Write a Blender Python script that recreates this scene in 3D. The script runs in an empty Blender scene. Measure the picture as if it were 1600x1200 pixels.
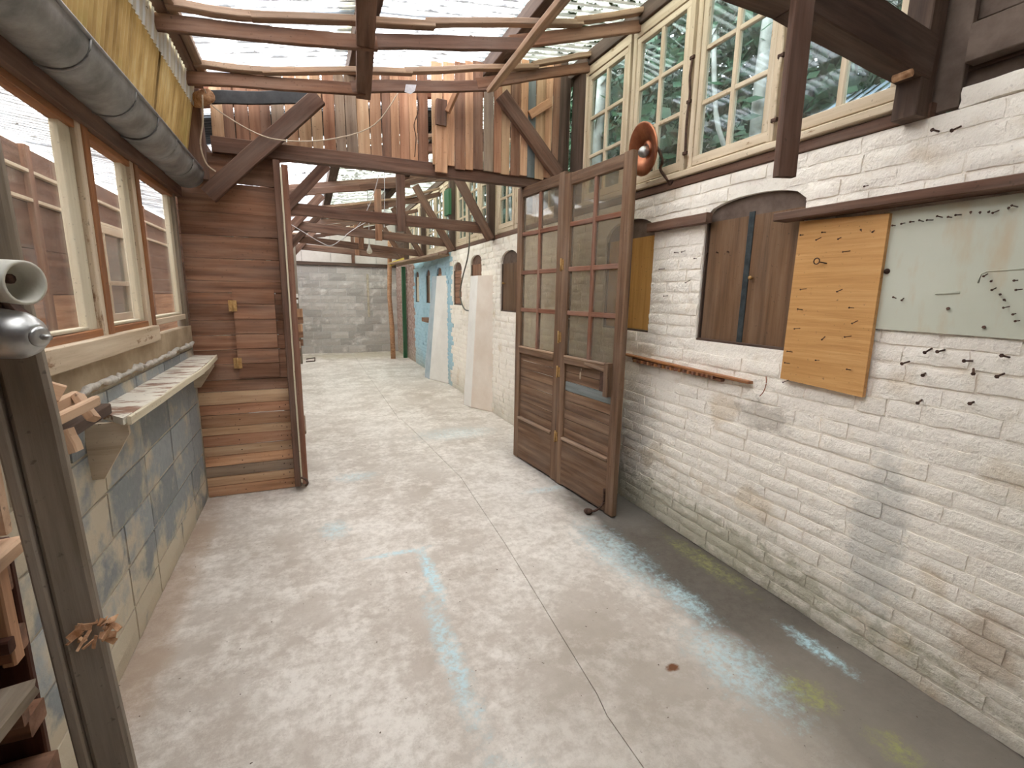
import bpy, bmesh, math, random
from mathutils import Vector, Matrix, noise
random.seed(7)
SC = bpy.context.scene
COL = SC.collection
# ------------------------------------------------------------------ camera
FPX = 742.3
YAW, PIT, ROL, EYE = math.radians(23.088), math.radians(10.552), math.radians(-0.974), 1.6
_f = Vector((math.sin(YAW)*math.cos(PIT), math.cos(YAW)*math.cos(PIT), -math.sin(PIT)))
_r = Vector((math.cos(YAW), -math.sin(YAW), 0)); _d = _f.cross(_r)
CR = math.cos(ROL)*_r + math.sin(ROL)*_d
CD = -math.sin(ROL)*_r + math.cos(ROL)*_d
cam = bpy.data.objects.new('camera', bpy.data.cameras.new('camera')); COL.objects.link(cam)
cam.matrix_world = Matrix(((CR.x, -CD.x, -_f.x, 0), (CR.y, -CD.y, -_f.y, 0), (CR.z, -CD.z, -_f.z, EYE), (0, 0, 0, 1)))
cam.data.sensor_width = 36; cam.data.lens = FPX/1600*36; cam.data.clip_start = .03; cam.data.clip_end = 200
SC.camera = cam
# ------------------------------------------------------------------ world, exposure
W = bpy.data.worlds.new('sky'); SC.world = W; W.use_nodes = True
bg = W.node_tree.nodes['Background']
bg.inputs['Color'].default_value = (1., .98, .957, 1); bg.inputs['Strength'].default_value = 3.0
SC.view_settings.view_transform = 'Standard'; SC.view_settings.look = 'None'
SC.view_settings.gamma = 1; SC.view_settings.use_curve_mapping = False
SC.view_settings.exposure = 1.52
try:
    SC.cycles.max_bounces = 10; SC.cycles.transparent_max_bounces = 16; SC.cycles.diffuse_bounces = 6
    SC.cycles.sample_clamp_indirect = 6
except Exception: pass
# ------------------------------------------------------------------ measured planes
XR, XL, YP, YF = 2.27, -.8, 4.15, 13.6     # right wall, left wall, plank partition, far wall
def at(px, py, ax, v):                     # a measured pixel as the point where its ray meets a real plane
    d = CR*((px-800)/FPX) + CD*((py-600)/FPX) + _f
    o = Vector((0, 0, EYE)); return o + d*((v-o[ax])/d[ax])
def proj(p):
    q = Vector(p)-Vector((0, 0, EYE)); z = q.dot(_f)
    return (800+FPX*q.dot(CR)/z, 600+FPX*q.dot(CD)/z, z) if z > .05 else (-9e9, 0, z)
# ------------------------------------------------------------------ materials
class NT:
    def __init__(s, name):
        s.m = bpy.data.materials.new(name); s.m.use_nodes = True; s.t = s.m.node_tree
        s.b = s.t.nodes['Principled BSDF']; s.out = s.t.nodes['Material Output']
    def n(s, typ, **k):
        o = s.t.nodes.new(typ)
        for a, v in k.items(): setattr(o, a, v)
        return o
    def L(s, a, b): s.t.links.new(a, b)
    def val(s, sock, v):
        if hasattr(v, 'is_linked') or isinstance(v, bpy.types.NodeSocket): s.L(v, sock)
        else: sock.default_value = v
    def math(s, op, a, b=0., clamp=False):
        o = s.n('ShaderNodeMath', operation=op, use_clamp=clamp); s.val(o.inputs[0], a); s.val(o.inputs[1], b); return o.outputs[0]
    def ramp(s, x, stops, interp='LINEAR'):
        o = s.n('ShaderNodeValToRGB'); e = o.color_ramp.elements; o.color_ramp.interpolation = interp
        while len(e) < len(stops): e.new(.5)
        for i, (p, c) in enumerate(stops):
            e[i].position = p; e[i].color = (*c, 1) if not isinstance(c, float) else (c, c, c, 1)
        s.val(o.inputs[0], x); return o.outputs[0]
    def mix(s, f, a, b, mode='MIX'):
        o = s.n('ShaderNodeMix', data_type='RGBA', blend_type=mode)
        s.val(o.inputs[0], f)
        for i, c in ((6, a), (7, b)):
            if isinstance(c, tuple): o.inputs[i].default_value = (*c[:3], 1)
            else: s.L(c, o.inputs[i])
        return o.outputs[2]
    def noise(s, vec, scale, detail=4, rough=.6, stretch=None):
        if stretch:
            mp = s.n('ShaderNodeMapping'); s.L(vec, mp.inputs[0]); mp.inputs['Scale'].default_value = stretch; vec = mp.outputs[0]
        o = s.n('ShaderNodeTexNoise'); s.L(vec, o.inputs['Vector'])
        o.inputs['Scale'].default_value = scale; o.inputs['Detail'].default_value = detail; o.inputs['Roughness'].default_value = rough
        return o.outputs[0]
    def pos(s): return s.n('ShaderNodeNewGeometry').outputs['Position']
    def objc(s):
        tc = s.n('ShaderNodeTexCoord').outputs['Object']; r = s.n('ShaderNodeObjectInfo').outputs['Random']
        a = s.n('ShaderNodeVectorMath', operation='ADD'); s.L(tc, a.inputs[0])
        c = s.n('ShaderNodeCombineXYZ')
        for i, k in enumerate((31., 57., 13.)): s.L(s.math('MULTIPLY', r, k), c.inputs[i])
        s.L(c.outputs[0], a.inputs[1]); return a.outputs[0], r
    def bump(s, h, dist, strength=1.):
        o = s.n('ShaderNodeBump'); o.inputs['Distance'].default_value = dist; o.inputs['Strength'].default_value = strength
        s.L(h, o.inputs['Height']); s.L(o.outputs[0], s.b.inputs['Normal'])
    def blob(s, pos, c, rad, nz=None, amt=.6, soft=.5):   # worn patch: ellipse about c, ragged by noise
        v = s.n('ShaderNodeVectorMath', operation='SUBTRACT'); s.L(pos, v.inputs[0]); v.inputs[1].default_value = c
        w = s.n('ShaderNodeVectorMath', operation='DIVIDE'); s.L(v.outputs[0], w.inputs[0]); w.inputs[1].default_value = rad
        l = s.n('ShaderNodeVectorMath', operation='LENGTH'); s.L(w.outputs[0], l.inputs[0]); d = l.outputs['Value']
        if nz is not None: d = s.math('ADD', d, s.math('MULTIPLY', s.math('SUBTRACT', nz, .5), amt*4))
        m = s.n('ShaderNodeMapRange'); m.interpolation_type = 'SMOOTHSTEP'
        s.L(d, m.inputs[0]); m.inputs[1].default_value = 1-soft; m.inputs[2].default_value = 1+soft*.4
        m.inputs[3].default_value = 1; m.inputs[4].default_value = 0; return m.outputs[0]
    def fin(s, col, rough=.8, spec=.3, metal=0.):
        s.val(s.b.inputs['Base Color'], col if not isinstance(col, tuple) else (*col, 1))
        s.val(s.b.inputs['Roughness'], rough); s.b.inputs['Specular IOR Level'].default_value = spec
        s.b.inputs['Metallic'].default_value = metal; return s.m

def wood(name, dark, mid, light, grey=.0, rough=.75, var=.5, peel=None, st=(1.4, 26, 26)):
    s = NT(name); v, r = s.objc()
    g = s.noise(v, 1, 6, .62, st); g2 = s.noise(v, 1, 3, .5, tuple(max(1.2, q/5) for q in st))
    c = s.ramp(g, [(.28, dark), (.5, mid), (.72, light)])
    tone = s.ramp(r, [(0., 1-var*.6), (.35, 1-var*.15), (.6, 1.), (1., 1+var*.35)])
    c = s.mix(1., c, tone, 'MULTIPLY')
    c = s.mix(s.math('MULTIPLY', s.ramp(g2, [(.45, 0.), (.75, 1.)]), .45), c, dark)
    if grey: c = s.mix(s.math('MULTIPLY', s.ramp(s.noise(v, 1, 4, .6, (2, 7, 7)), [(.4, 0.), (.65, 1.)]), grey), c, (.33, .29, .25))
    if peel:
        pm = s.ramp(s.noise(v, 1, 6, .7, (4, 14, 14)), [(peel[1], 0.), (peel[1]+.06, 1.)]); c = s.mix(pm, c, peel[0])
    sp = s.noise(v, 60, 2); c = s.mix(s.math('MULTIPLY', s.ramp(sp, [(.66, 0.), (.74, 1.)]), .5), c, (.05, .035, .025))
    s.bump(g, .004, .6); return s.fin(c, rough, .25)

M = {}
M['rosy'] = wood('rosy_plank', (.24, .105, .058), (.42, .215, .125), (.55, .32, .20), .1, var=.4)
M['tawny'] = wood('tawny_plank', (.33, .19, .10), (.58, .37, .22), (.74, .54, .35), .1, var=.3)
M['dun'] = wood('dun_plank', (.17, .11, .075), (.34, .24, .165), (.48, .37, .27), .3, var=.4)
M['reclaimed'] = wood('reclaimed_plank', (.105, .045, .026), (.25, .122, .07), (.37, .20, .125), .18, var=.5)
M['pale'] = wood('pale_plank', (.28, .135, .07), (.52, .285, .16), (.70, .44, .27), .16, var=.5)
M['truss'] = wood('truss_timber', (.075, .036, .024), (.155, .082, .055), (.24, .135, .092), .15, var=.35)
M['darkwood'] = wood('dark_timber', (.04, .024, .018), (.085, .052, .038), (.145, .095, .07), .1, var=.3)
M['grey'] = wood('weathered_post', (.13, .10, .07), (.25, .20, .145), (.36, .30, .23), .5, var=.3)
M['batten'] = wood('roof_batten', (.17, .10, .06), (.33, .21, .135), (.52, .36, .23), .25, var=.5)
M['door'] = wood('door_timber', (.075, .040, .023), (.17, .096, .056), (.28, .175, .108), .15, var=.25)
M['doorred'] = wood('door_bar', (.12, .045, .025), (.23, .095, .055), (.33, .16, .10), .25, var=.3)
M['cream'] = wood('cream_paint', (.42, .32, .21), (.60, .49, .36), (.70, .60, .46), 0, .6, .15, peel=((.27, .16, .09), .615))
M['creamleft'] = wood('cream_paint_worn', (.50, .44, .31), (.63, .56, .42), (.70, .64, .50), 0, .6, .1, peel=((.38, .26, .16), .68))
M['orange'] = wood('varnished_frame', (.16, .058, .02), (.33, .135, .05), (.45, .21, .09), .15, .5, .3)
M['shutter'] = wood('brown_shutter', (.085, .045, .022), (.155, .085, .044), (.21, .125, .07), .1, .55, .2)
M['ochre'] = wood('ochre_board', (.42, .215, .06), (.56, .31, .095), (.64, .37, .13), 0, .6, .06)
M['ply'] = wood('plywood', (.50, .255, .085), (.60, .325, .12), (.67, .39, .165), 0, .6, .04, st=(40, 2.5, 60))
M['ply2'] = wood('pinkish_wood', (.45, .28, .17), (.60, .40, .26), (.68, .48, .33), .15, .7, .15)
M['shelf'] = wood('paint_spattered_shelf', (.17, .09, .06), (.27, .16, .11), (.36, .24, .18), 0, .7, .1, peel=((.66, .62, .53), .44))
M['bluewood'] = wood('bluish_plank', (.10, .12, .12), (.17, .19, .19), (.24, .26, .26), 0, .7, .1)
M['greenpaint'] = wood('green_paint', (.018, .08, .035), (.028, .12, .055), (.045, .16, .075), .1, .6, .1)
M['yellowwood'] = wood('yellow_paint', (.45, .33, .06), (.60, .46, .10), (.70, .56, .2), .1, .6, .1)

def whitewash(name, blue=False, bare=False):
    s = NT(name); p = s.pos(); n1 = s.noise(p, 2.3, 5, .6); n2 = s.noise(p, 14, 5, .65); n3 = s.noise(p, 55, 3, .6)
    base = (.96, .905, .82)
    if blue: base = (.42, .63, .73)
    if bare:
        c = s.ramp(n2, [(.3, (.22, .13, .11)), (.5, (.42, .30, .26)), (.7, (.60, .52, .48))])
    else:
        c = s.mix(s.ramp(n1, [(.35, 0.), (.62, 1.)]), base, tuple(b*.93 for b in base))
        c = s.mix(s.math('MULTIPLY', s.ramp(n2, [(.55, 0.), (.75, 1.)]), .4), c, (.80, .71, .57) if not blue else (.5, .62, .66))
    sep = s.n('ShaderNodeSeparateXYZ'); s.L(p, sep.inputs[0]); z = sep.outputs[2]; y = sep.outputs[1]
    # rising damp and grime along the foot of the wall, ragged
    low = s.math('ADD', z, s.math('MULTIPLY', s.math('SUBTRACT', n1, .5), .9))
    c = s.mix(s.math('MULTIPLY', s.ramp(low, [(.0, 1.), (.45, 0.)]), .55), c, (.43, .40, .31))
    if not blue and not bare:
        oc = s.ramp(s.noise(p, 3.6, 3, .5), [(.60, 0.), (.70, 1.)]); c = s.mix(s.math('MULTIPLY', oc, .5), c, (.62, .50, .35))
        c = s.mix(s.math('MULTIPLY', s.blob(p, (XR, 1.16, .55), (1, .13, .42), n2, .4), .6), c, (.50, .50, .47))
        c = s.mix(s.math('MULTIPLY', s.blob(p, (XR, .75, .33), (1, .13, .16), n2, .5), .55), c, (.42, .30, .19))
        c = s.mix(s.math('MULTIPLY', s.blob(p, (XR, 1.8, .97), (1, .2, .08), n2, .6), .5), c, (.33, .29, .24))
        c = s.mix(s.math('MULTIPLY', s.blob(p, (XR, .4, 1.1), (1, .7, .9), n1, .3, .9), .30), c, (.60, .59, .50))
        c = s.mix(s.math('MULTIPLY', s.blob(p, (XR, 2.5, .12), (1, 1.6, .16), n2, .8), .5), c, (.34, .33, .22))
    c = s.mix(s.math('MULTIPLY', s.ramp(n3, [(.62, 0.), (.74, 1.)]), .35), c, (.30, .25, .20))
    h = s.math('ADD', s.math('MULTIPLY', n2, 1.), s.math('MULTIPLY', n3, .35)); s.bump(h, .016, .9)
    return s.fin(c, .88, .2)
M['white'] = whitewash('whitewashed_brick'); M['blue'] = whitewash('blue_limewash', True); M['bare'] = whitewash('bare_brick', bare=True)

def concrete_floor():
    s = NT('old_concrete'); p = s.pos()
    n1 = s.noise(p, 1.0, 6, .62); n2 = s.noise(p, 3.6, 9, .74); n3 = s.noise(p, 19, 6, .75); n4 = s.noise(p, 1.7, 4, .55, (1, .6, 1))
    c = s.ramp(n1, [(.30, (.42, .36, .30)), (.5, (.53, .475, .42)), (.68, (.66, .61, .555))])
    chalk = s.ramp(s.math('ADD', s.math('ADD', n2, s.math('MULTIPLY', s.math('SUBTRACT', n3, .5), .55)), s.math('MULTIPLY', s.math('SUBTRACT', s.noise(p, .9, 4, .6), .5), .8)), [(.40, 0.), (.66, 1.)]); c = s.mix(s.math('MULTIPLY', chalk, .72), c, (.80, .755, .70))
    fine = s.ramp(n3, [(.35, 0.), (.55, 1.)]); c = s.mix(s.math('MULTIPLY', s.math('SUBTRACT', 1., fine), .45), c, (.42, .36, .31))
    sep = s.n('ShaderNodeSeparateXYZ'); s.L(p, sep.inputs[0]); x, y = sep.outputs[0], sep.outputs[1]
    # trowelled damp strip beside the right wall
    e = s.math('ADD', s.math('ADD', x, s.math('MULTIPLY', s.math('SUBTRACT', n4, .5), .9)), s.math('MULTIPLY', y, -.06))
    dampm = s.math('MULTIPLY', s.ramp(s.math('SUBTRACT', e, 1.), [(.45, 0.), (.72, 1.)]), s.ramp(s.math('MULTIPLY', y, .1), [(.28, 1.), (.52, 0.)]))
    c = s.mix(s.math('MULTIPLY', dampm, .93), c, s.mix(n3, (.055, .045, .036), (.12, .102, .083)))
    near = s.blob(p, (1.5, .9, 0), (1.3, .8, 1), n1, .6, .9); c = s.mix(s.math('MULTIPLY', near, .5), c, (.36, .32, .27))
    c = s.mix(s.math('MULTIPLY', s.blob(p, (2.1, 2.75, 0), (.28, .3, 1), n2, .4), .7), c, (.17, .155, .14))
    for cc, rr, a in (((.50, 1.85, 0), (.06, .45, 1), .6), ((.57, 2.5, 0), (.045, .30, 1), .8), ((.42, 2.79, 0), (.22, .03, 1), .6), ((.08, 3.25, 0), (.1, .14, 1), .45),
                      ((1.78, 1.75, 0), (.09, .22, 1), .6), ((1.66, 1.3, 0), (.16, .30, 1), .5), ((2.10, 1.24, 0), (.05, .17, 1), .8),
                      ((1.72, 2.3, 0), (.17, .45, 1), .45), ((.3, 4.2, 0), (.2, .12, 1), .35), ((1.5, 5.2, 0), (.5, .25, 1), .3), ((1.75, 3.35, 0), (.2, .06, 1), .35),
                      ((.5, 1.1, 0), (.15, .2, 1), .3)):
        c = s.mix(s.math('MULTIPLY', s.math('MULTIPLY', s.blob(p, cc, rr, n3, .6, .7), s.ramp(s.noise(p, 30, 5, .75), [(.40, .15), (.58, 1.)])), a*1.15), c, (.50, .73, .80))
    for cc, rr, a in (((1.82, 1.08, 0), (.09, .11, 1), .75), ((1.88, .78, 0), (.07, .1, 1), .7), ((2.17, 2.0, 0), (.08, .35, 1), .5), ((2.2, 4.5, 0), (.1, .5, 1), .35)):
        c = s.mix(s.math('MULTIPLY', s.math('MULTIPLY', s.blob(p, cc, rr, n3, .6, .7), s.ramp(s.noise(p, 26, 5, .75), [(.42, .1), (.6, 1.)])), a), c, (.36, .37, .12))
    c = s.mix(s.blob(p, (1.39, 1.4, 0), (.035, .022, 1), n3, .4), c, (.17, .07, .03))
    c = s.mix(s.math('MULTIPLY', s.blob(p, (-.76, 2.6, 0), (.12, 1.8, 1), n2, .5, .7), .6), c, (.36, .25, .17))
    c = s.mix(s.math('MULTIPLY', s.blob(p, (1.8, 12.9, 0), (2.6, .8, 1), n2, .5, .6), .6), c, (.38, .33, .22))
    sp = s.ramp(s.noise(p, 42, 2), [(.72, 0.), (.76, 1.)]); c = s.mix(sp, c, (.10, .07, .05))
    s.bump(s.math('ADD', n3, s.math('MULTIPLY', n2, 1.)), .008, .6)
    return s.fin(c, s.ramp(n2, [(.3, .62), (.7, .9)]), .3)
M['floor'] = concrete_floor()

def plain(name, c1, c2, scale=12, rough=.7, metal=0., bump=.003, spec=.4, c3=None, t3=.62):
    s = NT(name); v, r = s.objc(); n = s.noise(v, scale, 5, .65)
    c = s.ramp(n, [(.35, c1), (.65, c2)])
    if c3: c = s.mix(s.ramp(s.noise(v, scale*.45, 5, .65), [(t3, 0.), (t3+.1, 1.)]), c, c3)
    if bump: s.bump(n, bump, .7)
    return s.fin(c, rough, spec, metal)
def block_mat(name, grey1, grey2, smear, lo, near=False):
    s = NT(name); v, r = s.objc(); p = s.pos(); n = s.noise(p, 3.2, 6, .62); n2 = s.noise(v, 28, 4, .7)
    c = s.mix(n2, grey1, grey2); c = s.mix(1., c, s.ramp(r, [(0., .78), (1., 1.15)]), 'MULTIPLY')
    if near:
        sep = s.n('ShaderNodeSeparateXYZ'); s.L(p, sep.inputs[0])
        n = s.math('ADD', n, s.math('MULTIPLY', s.math('SUBTRACT', 3.0, sep.outputs[1]), .055)); n = s.math('ADD', n, s.ramp(sep.outputs[2], [(.12, .16), (.3, 0.)]))
    c = s.mix(s.math('MULTIPLY', s.ramp(n, [(lo, 0.), (lo+.12, 1.)]), .9), c, smear)
    s.bump(n2, .005, .8); return s.fin(c, .9, .2)
M['block'] = block_mat('cinder_block', (.23, .25, .26), (.37, .395, .40), (.56, .49, .37), .47, True)
M['blockfar'] = block_mat('grey_block', (.44, .415, .39), (.58, .545, .515), (.72, .69, .66), .54)
M['mortar'] = plain('mortar', (.38, .33, .25), (.56, .51, .41), 14, .95, bump=.012)
M['mortarfar'] = plain('grey_mortar', (.46, .46, .45), (.60, .595, .58), 14, .95, bump=.01)
M['bead'] = plain('mortar_bead', (.40, .37, .32), (.60, .56, .50), 30, .95, bump=.01)
M['plaster'] = plain('buttress_plaster', (.76, .66, .565), (.84, .755, .67), 3, .9, bump=.006, c3=(.70, .66, .60), t3=.6)
M['plasterwhite'] = plain('white_plaster', (.80, .78, .74), (.88, .86, .82), 3, .9, bump=.006)
M['bluegrey'] = plain('blue_grey_limewash', (.34, .42, .48), (.48, .56, .60), 3, .9, bump=.004)
M['panel'] = plain('pale_panel', (.52, .47, .43), (.64, .60, .56), 2, .85, bump=.001)
M['zinc'] = plain('zinc', (.20, .20, .195), (.36, .355, .345), 7, .55, .55, .002, c3=(.34, .34, .33))
M['iron'] = plain('rusty_iron', (.05, .03, .022), (.13, .07, .05), 40, .75, .5)
M['ironblue'] = plain('dark_iron', (.035, .045, .05), (.065, .08, .085), 20, .55, .5)
M['copper'] = plain('copper', (.28, .10, .055), (.46, .19, .10), 9, .38, .85, .001)
M['hinge'] = plain('brass_rust', (.36, .20, .07), (.55, .36, .16), 60, .6, .6)
M['steel'] = plain('brushed_steel', (.36, .36, .35), (.55, .55, .53), 14, .35, .8, .001)
M['pvc'] = plain('white_pvc', (.62, .60, .50), (.76, .75, .68), 9, .5, c3=(.40, .40, .25), t3=.66)
M['chip'] = plain('splintered_wood', (.30, .14, .06), (.62, .38, .22), 40, .8)
M['cord'] = plain('pale_cord', (.45, .36, .26), (.6, .5, .38), 30, .8)
M['cable'] = plain('dark_cable', (.10, .10, .08), (.16, .16, .13), 30, .6)
M['paper'] = plain('grey_rag', (.45, .43, .44), (.6, .58, .6), 30, .9)
M['brownboard'] = plain('stained_board', (.33, .25, .16), (.47, .37, .25), 6, .8, bump=.002)
M['tar'] = plain('tar_sheet', (.012, .012, .013), (.035, .036, .037), 9, .6)
M['white_plastic'] = plain('white_plastic', (.75, .74, .70), (.82, .8, .77), 9, .4, bump=0)
M['brownplaster'] = plain('brown_soffit', (.10, .07, .055), (.17, .125, .10), 7, .9, bump=.006)
M['darkredwall'] = wood('dark_red_back', (.03, .011, .007), (.07, .026, .016), (.12, .05, .03), 0, .8, .2)
M['leaf'] = plain('leaf', (.010, .045, .022), (.035, .11, .045), 3, .5, bump=0)
M['bark'] = plain('pale_bark', (.25, .25, .22), (.48, .48, .44), 9, .9)
M['curtain'] = plain('lattice_curtain', (.30, .32, .27), (.50, .52, .46), 70, .9)
M['earth'] = plain('earth', (.10, .09, .06), (.18, .16, .11), 3, .95)

def sheet_metal():
    s = NT('pale_enamel_sheet'); p = s.pos(); n = s.noise(p, 6, 5, .6, (1, 1.6, .5)); n2 = s.noise(p, 3, 3, .5)
    c = s.mix(n2, (.50, .52, .42), (.61, .62, .53))
    c = s.mix(s.math('MULTIPLY', s.ramp(n, [(.52, 0.), (.72, 1.)]), .55), c, (.52, .38, .22)); return s.fin(c, .45, .4)
M['enamel'] = sheet_metal()

def translucent_sheet(name, tint, clear, trans, moss, mosscol=(.035, .05, .02), dust_shade=(.6, .62, .62), shade_lines=.9):
    s = NT(name); p = s.pos(); v, r = s.objc()
    n = s.noise(p, 9, 6, .7, (1, 1.3, 1)); n2 = s.noise(p, 1.3, 3, .5)
    sep = s.n('ShaderNodeSeparateXYZ'); s.L(p, sep.inputs[0])
    per = s.math('ABSOLUTE', s.math('SUBTRACT', s.math('FRACT', s.math('MULTIPLY', sep.outputs[1], 1/.076)), .5))   # 0 trough .. .5 crest
    mm = s.math('ADD', n, s.math('MULTIPLY', s.math('SUBTRACT', .25, per), .45))
    mask = s.ramp(mm, [(moss, 0.), (moss+.05, 1.)])
    tr = s.n('ShaderNodeBsdfTransparent'); tr.inputs[0].default_value = (*tint, 1)
    tl = s.n('ShaderNodeBsdfTranslucent'); tl.inputs[0].default_value = (*tint, 1)
    df = s.n('ShaderNodeBsdfDiffuse'); df.inputs[0].default_value = (*dust_shade, 1)
    ms = s.n('ShaderNodeBsdfDiffuse'); ms.inputs[0].default_value = (*mosscol, 1)
    ln = s.ramp(s.math('ADD', per, s.math('MULTIPLY', s.math('SUBTRACT', s.noise(p, 5, 5, .7, (.5, 2, 1)), .5), .55)), [(.17, shade_lines), (.27, 0.)])  # trough lines paint in the corrugation shading, tinted like dust
    lb = s.n('ShaderNodeBsdfTranslucent'); lb.inputs[0].default_value = (*(t*.06 for t in tint), 1); ld = s.n('ShaderNodeBsdfDiffuse'); ld.inputs[0].default_value = (*(d*.8 for d in dust_shade), 1)
    lx = s.n('ShaderNodeAddShader'); s.L(lb.outputs[0], lx.inputs[0]); s.L(ld.outputs[0], lx.inputs[1])
    a = s.n('ShaderNodeMixShader'); a.inputs[0].default_value = trans; s.L(df.outputs[0], a.inputs[1]); s.L(tl.outputs[0], a.inputs[2])
    b = s.n('ShaderNodeMixShader'); s.L(s.ramp(s.math('ADD', s.math('MULTIPLY', per, 1.6), s.math('MULTIPLY', n2, .35)), [(.25, clear*.12), (.75, clear*1.25)]), b.inputs[0]); s.L(a.outputs[0], b.inputs[1]); s.L(tr.outputs[0], b.inputs[2])  # less clear in the troughs, to draw in the corrugation shading
    c = s.n('ShaderNodeMixShader'); s.L(mask, c.inputs[0]); s.L(b.outputs[0], c.inputs[1]); s.L(ms.outputs[0], c.inputs[2])
    d = s.n('ShaderNodeMixShader'); s.L(ln, d.inputs[0]); s.L(c.outputs[0], d.inputs[1]); s.L(lx.outputs[0], d.inputs[2]); s.L(d.outputs[0], s.out.inputs[0]); return s.m
M['roofclear'] = translucent_sheet('clear_corrugated', (.96, .97, 1.), .88, .85, .60, (.16, .13, .10), (.40, .50, .62))
M['roofyellow'] = translucent_sheet('yellowed_corrugated', (.90, .84, .58), .30, .4, .64)
M['roofmoss'] = translucent_sheet('mossy_corrugated', (.86, .93, .84), .60, .7, .50, (.03, .042, .015))
M['roofdark'] = M['tar']
def yellow_fibre():
    s = NT('yellow_fibreglass'); p = s.pos(); n = s.noise(p, 5, 5, .6, (1, 2.2, .45)); n2 = s.noise(p, 2, 4, .6)
    c = s.ramp(n, [(.3, (.17, .10, .03)), (.55, (.33, .22, .085)), (.75, (.47, .38, .20))])
    c = s.mix(s.math('MULTIPLY', s.ramp(n2, [(.55, 0.), (.7, 1.)]), .5), c, (.20, .22, .05))
    tl = s.n('ShaderNodeBsdfTranslucent'); s.L(c, tl.inputs[0]); s.fin(c, .5, .4)
    a = s.n('ShaderNodeMixShader'); a.inputs[0].default_value = .13; s.L(s.b.outputs[0], a.inputs[1]); s.L(tl.outputs[0], a.inputs[2]); s.L(a.outputs[0], s.out.inputs[0]); return s.m
M['yellow'] = yellow_fibre()
def glass(name, tint, dust, gloss, dustc=(.45, .42, .36), rough=.04):
    s = NT(name); p = s.pos(); n = s.noise(p, 7, 5, .65)
    tr = s.n('ShaderNodeBsdfTransparent'); tr.inputs[0].default_value = (*tint, 1)
    gl = s.n('ShaderNodeBsdfGlossy'); gl.inputs['Roughness'].default_value = rough; gl.inputs[0].default_value = (.9, .95, 1, 1)
    df = s.n('ShaderNodeBsdfDiffuse'); df.inputs[0].default_value = (*dustc, 1)
    fr = s.n('ShaderNodeLayerWeight'); fr.inputs[0].default_value = .5
    a = s.n('ShaderNodeMixShader'); s.L(s.math('ADD', s.math('MULTIPLY', s.math('POWER', fr.outputs['Facing'], 3.5), gloss*.5), .025), a.inputs[0]); s.L(tr.outputs[0], a.inputs[1]); s.L(gl.outputs[0], a.inputs[2])
    b = s.n('ShaderNodeMixShader'); s.L(s.math('MULTIPLY', s.ramp(n, [(.3, .4), (.7, 1.)]), dust), b.inputs[0]); s.L(a.outputs[0], b.inputs[1]); s.L(df.outputs[0], b.inputs[2])
    s.L(b.outputs[0], s.out.inputs[0]); return s.m
M['glass'] = glass('old_window_glass', (.75, .83, .86), .10, 1.)
M['glassleft'] = glass('dusty_window_glass', (.97, .96, .94), .10, .6, (.80, .66, .56))
M['glassdoor'] = glass('grimy_door_glass', (.70, .66, .58), .30, 1.2, (.42, .37, .30))
M['bulb'] = glass('bulb_glass', (.9, .88, .8), .45, 1.5, (.75, .7, .6))

# ------------------------------------------------------------------ object helpers
WM = {}
def link(o, parent=None, w=None):
    COL.objects.link(o)
    w = w or Matrix.Identity(4); WM[o.name] = w
    if parent is not None:
        o.parent = parent; o.matrix_parent_inverse = WM[parent.name].inverted()
    o.matrix_basis = w
    return o
def tag(o, label=None, cat=None, group=None, kind=None):
    if label: o['label'] = label
    if cat: o['category'] = cat
    if group: o['group'] = group
    if kind: o['kind'] = kind
    return o
def thing(name, loc, label, cat, group=None, kind=None):
    o = bpy.data.objects.new(name, None); o.empty_display_size = .1
    link(o, None, Matrix.Translation(Vector(loc))); return tag(o, label, cat, group, kind)
def mobj(name, vs, fs, mat, parent=None, w=None, smooth=False, me=None):
    if me is None:
        me = bpy.data.meshes.new(name); me.from_pydata([tuple(v) for v in vs], [], fs)
        for m in (mat if isinstance(mat, (list, tuple)) else [mat]): me.materials.append(M[m] if isinstance(m, str) else m)
        if smooth:
            for p in me.polygons: p.use_smooth = True
        me.update()
    return link(bpy.data.objects.new(name, me), parent, w)
BOXF = [(0, 3, 2, 1), (4, 5, 6, 7), (0, 1, 5, 4), (1, 2, 6, 5), (2, 3, 7, 6), (3, 0, 4, 7)]
def boxv(a, b):
    (x0, y0, z0), (x1, y1, z1) = a, b
    return [(x0, y0, z0), (x1, y0, z0), (x1, y1, z0), (x0, y1, z0), (x0, y0, z1), (x1, y0, z1), (x1, y1, z1), (x0, y1, z1)]
class MB:
    def __init__(s): s.v = []; s.f = []; s.mi = []
    def add(s, vs, fs, mi=0):
        n = len(s.v); s.v += [tuple(v) for v in vs]; s.f += [tuple(i+n for i in f) for f in fs]; s.mi += [mi]*len(fs)
    def box(s, a, b, mi=0): s.add(boxv(tuple(map(min, a, b)), tuple(map(max, a, b))), BOXF, mi)
    def build(s, name, mat, parent=None, w=None, smooth=False):
        o = mobj(name, s.v, s.f, mat, parent, w, smooth)
        for p, m in zip(o.data.polygons, s.mi): p.material_index = m
        return o
def frame(p0, p1, up):
    x = (Vector(p1)-Vector(p0)).normalized(); z = Vector(up); z = (z-x*z.dot(x)).normalized(); y = z.cross(x)
    return Matrix(((x.x, y.x, z.x, p0[0]), (x.y, y.y, z.y, p0[1]), (x.z, y.z, z.z, p0[2]), (0, 0, 0, 1)))
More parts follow.
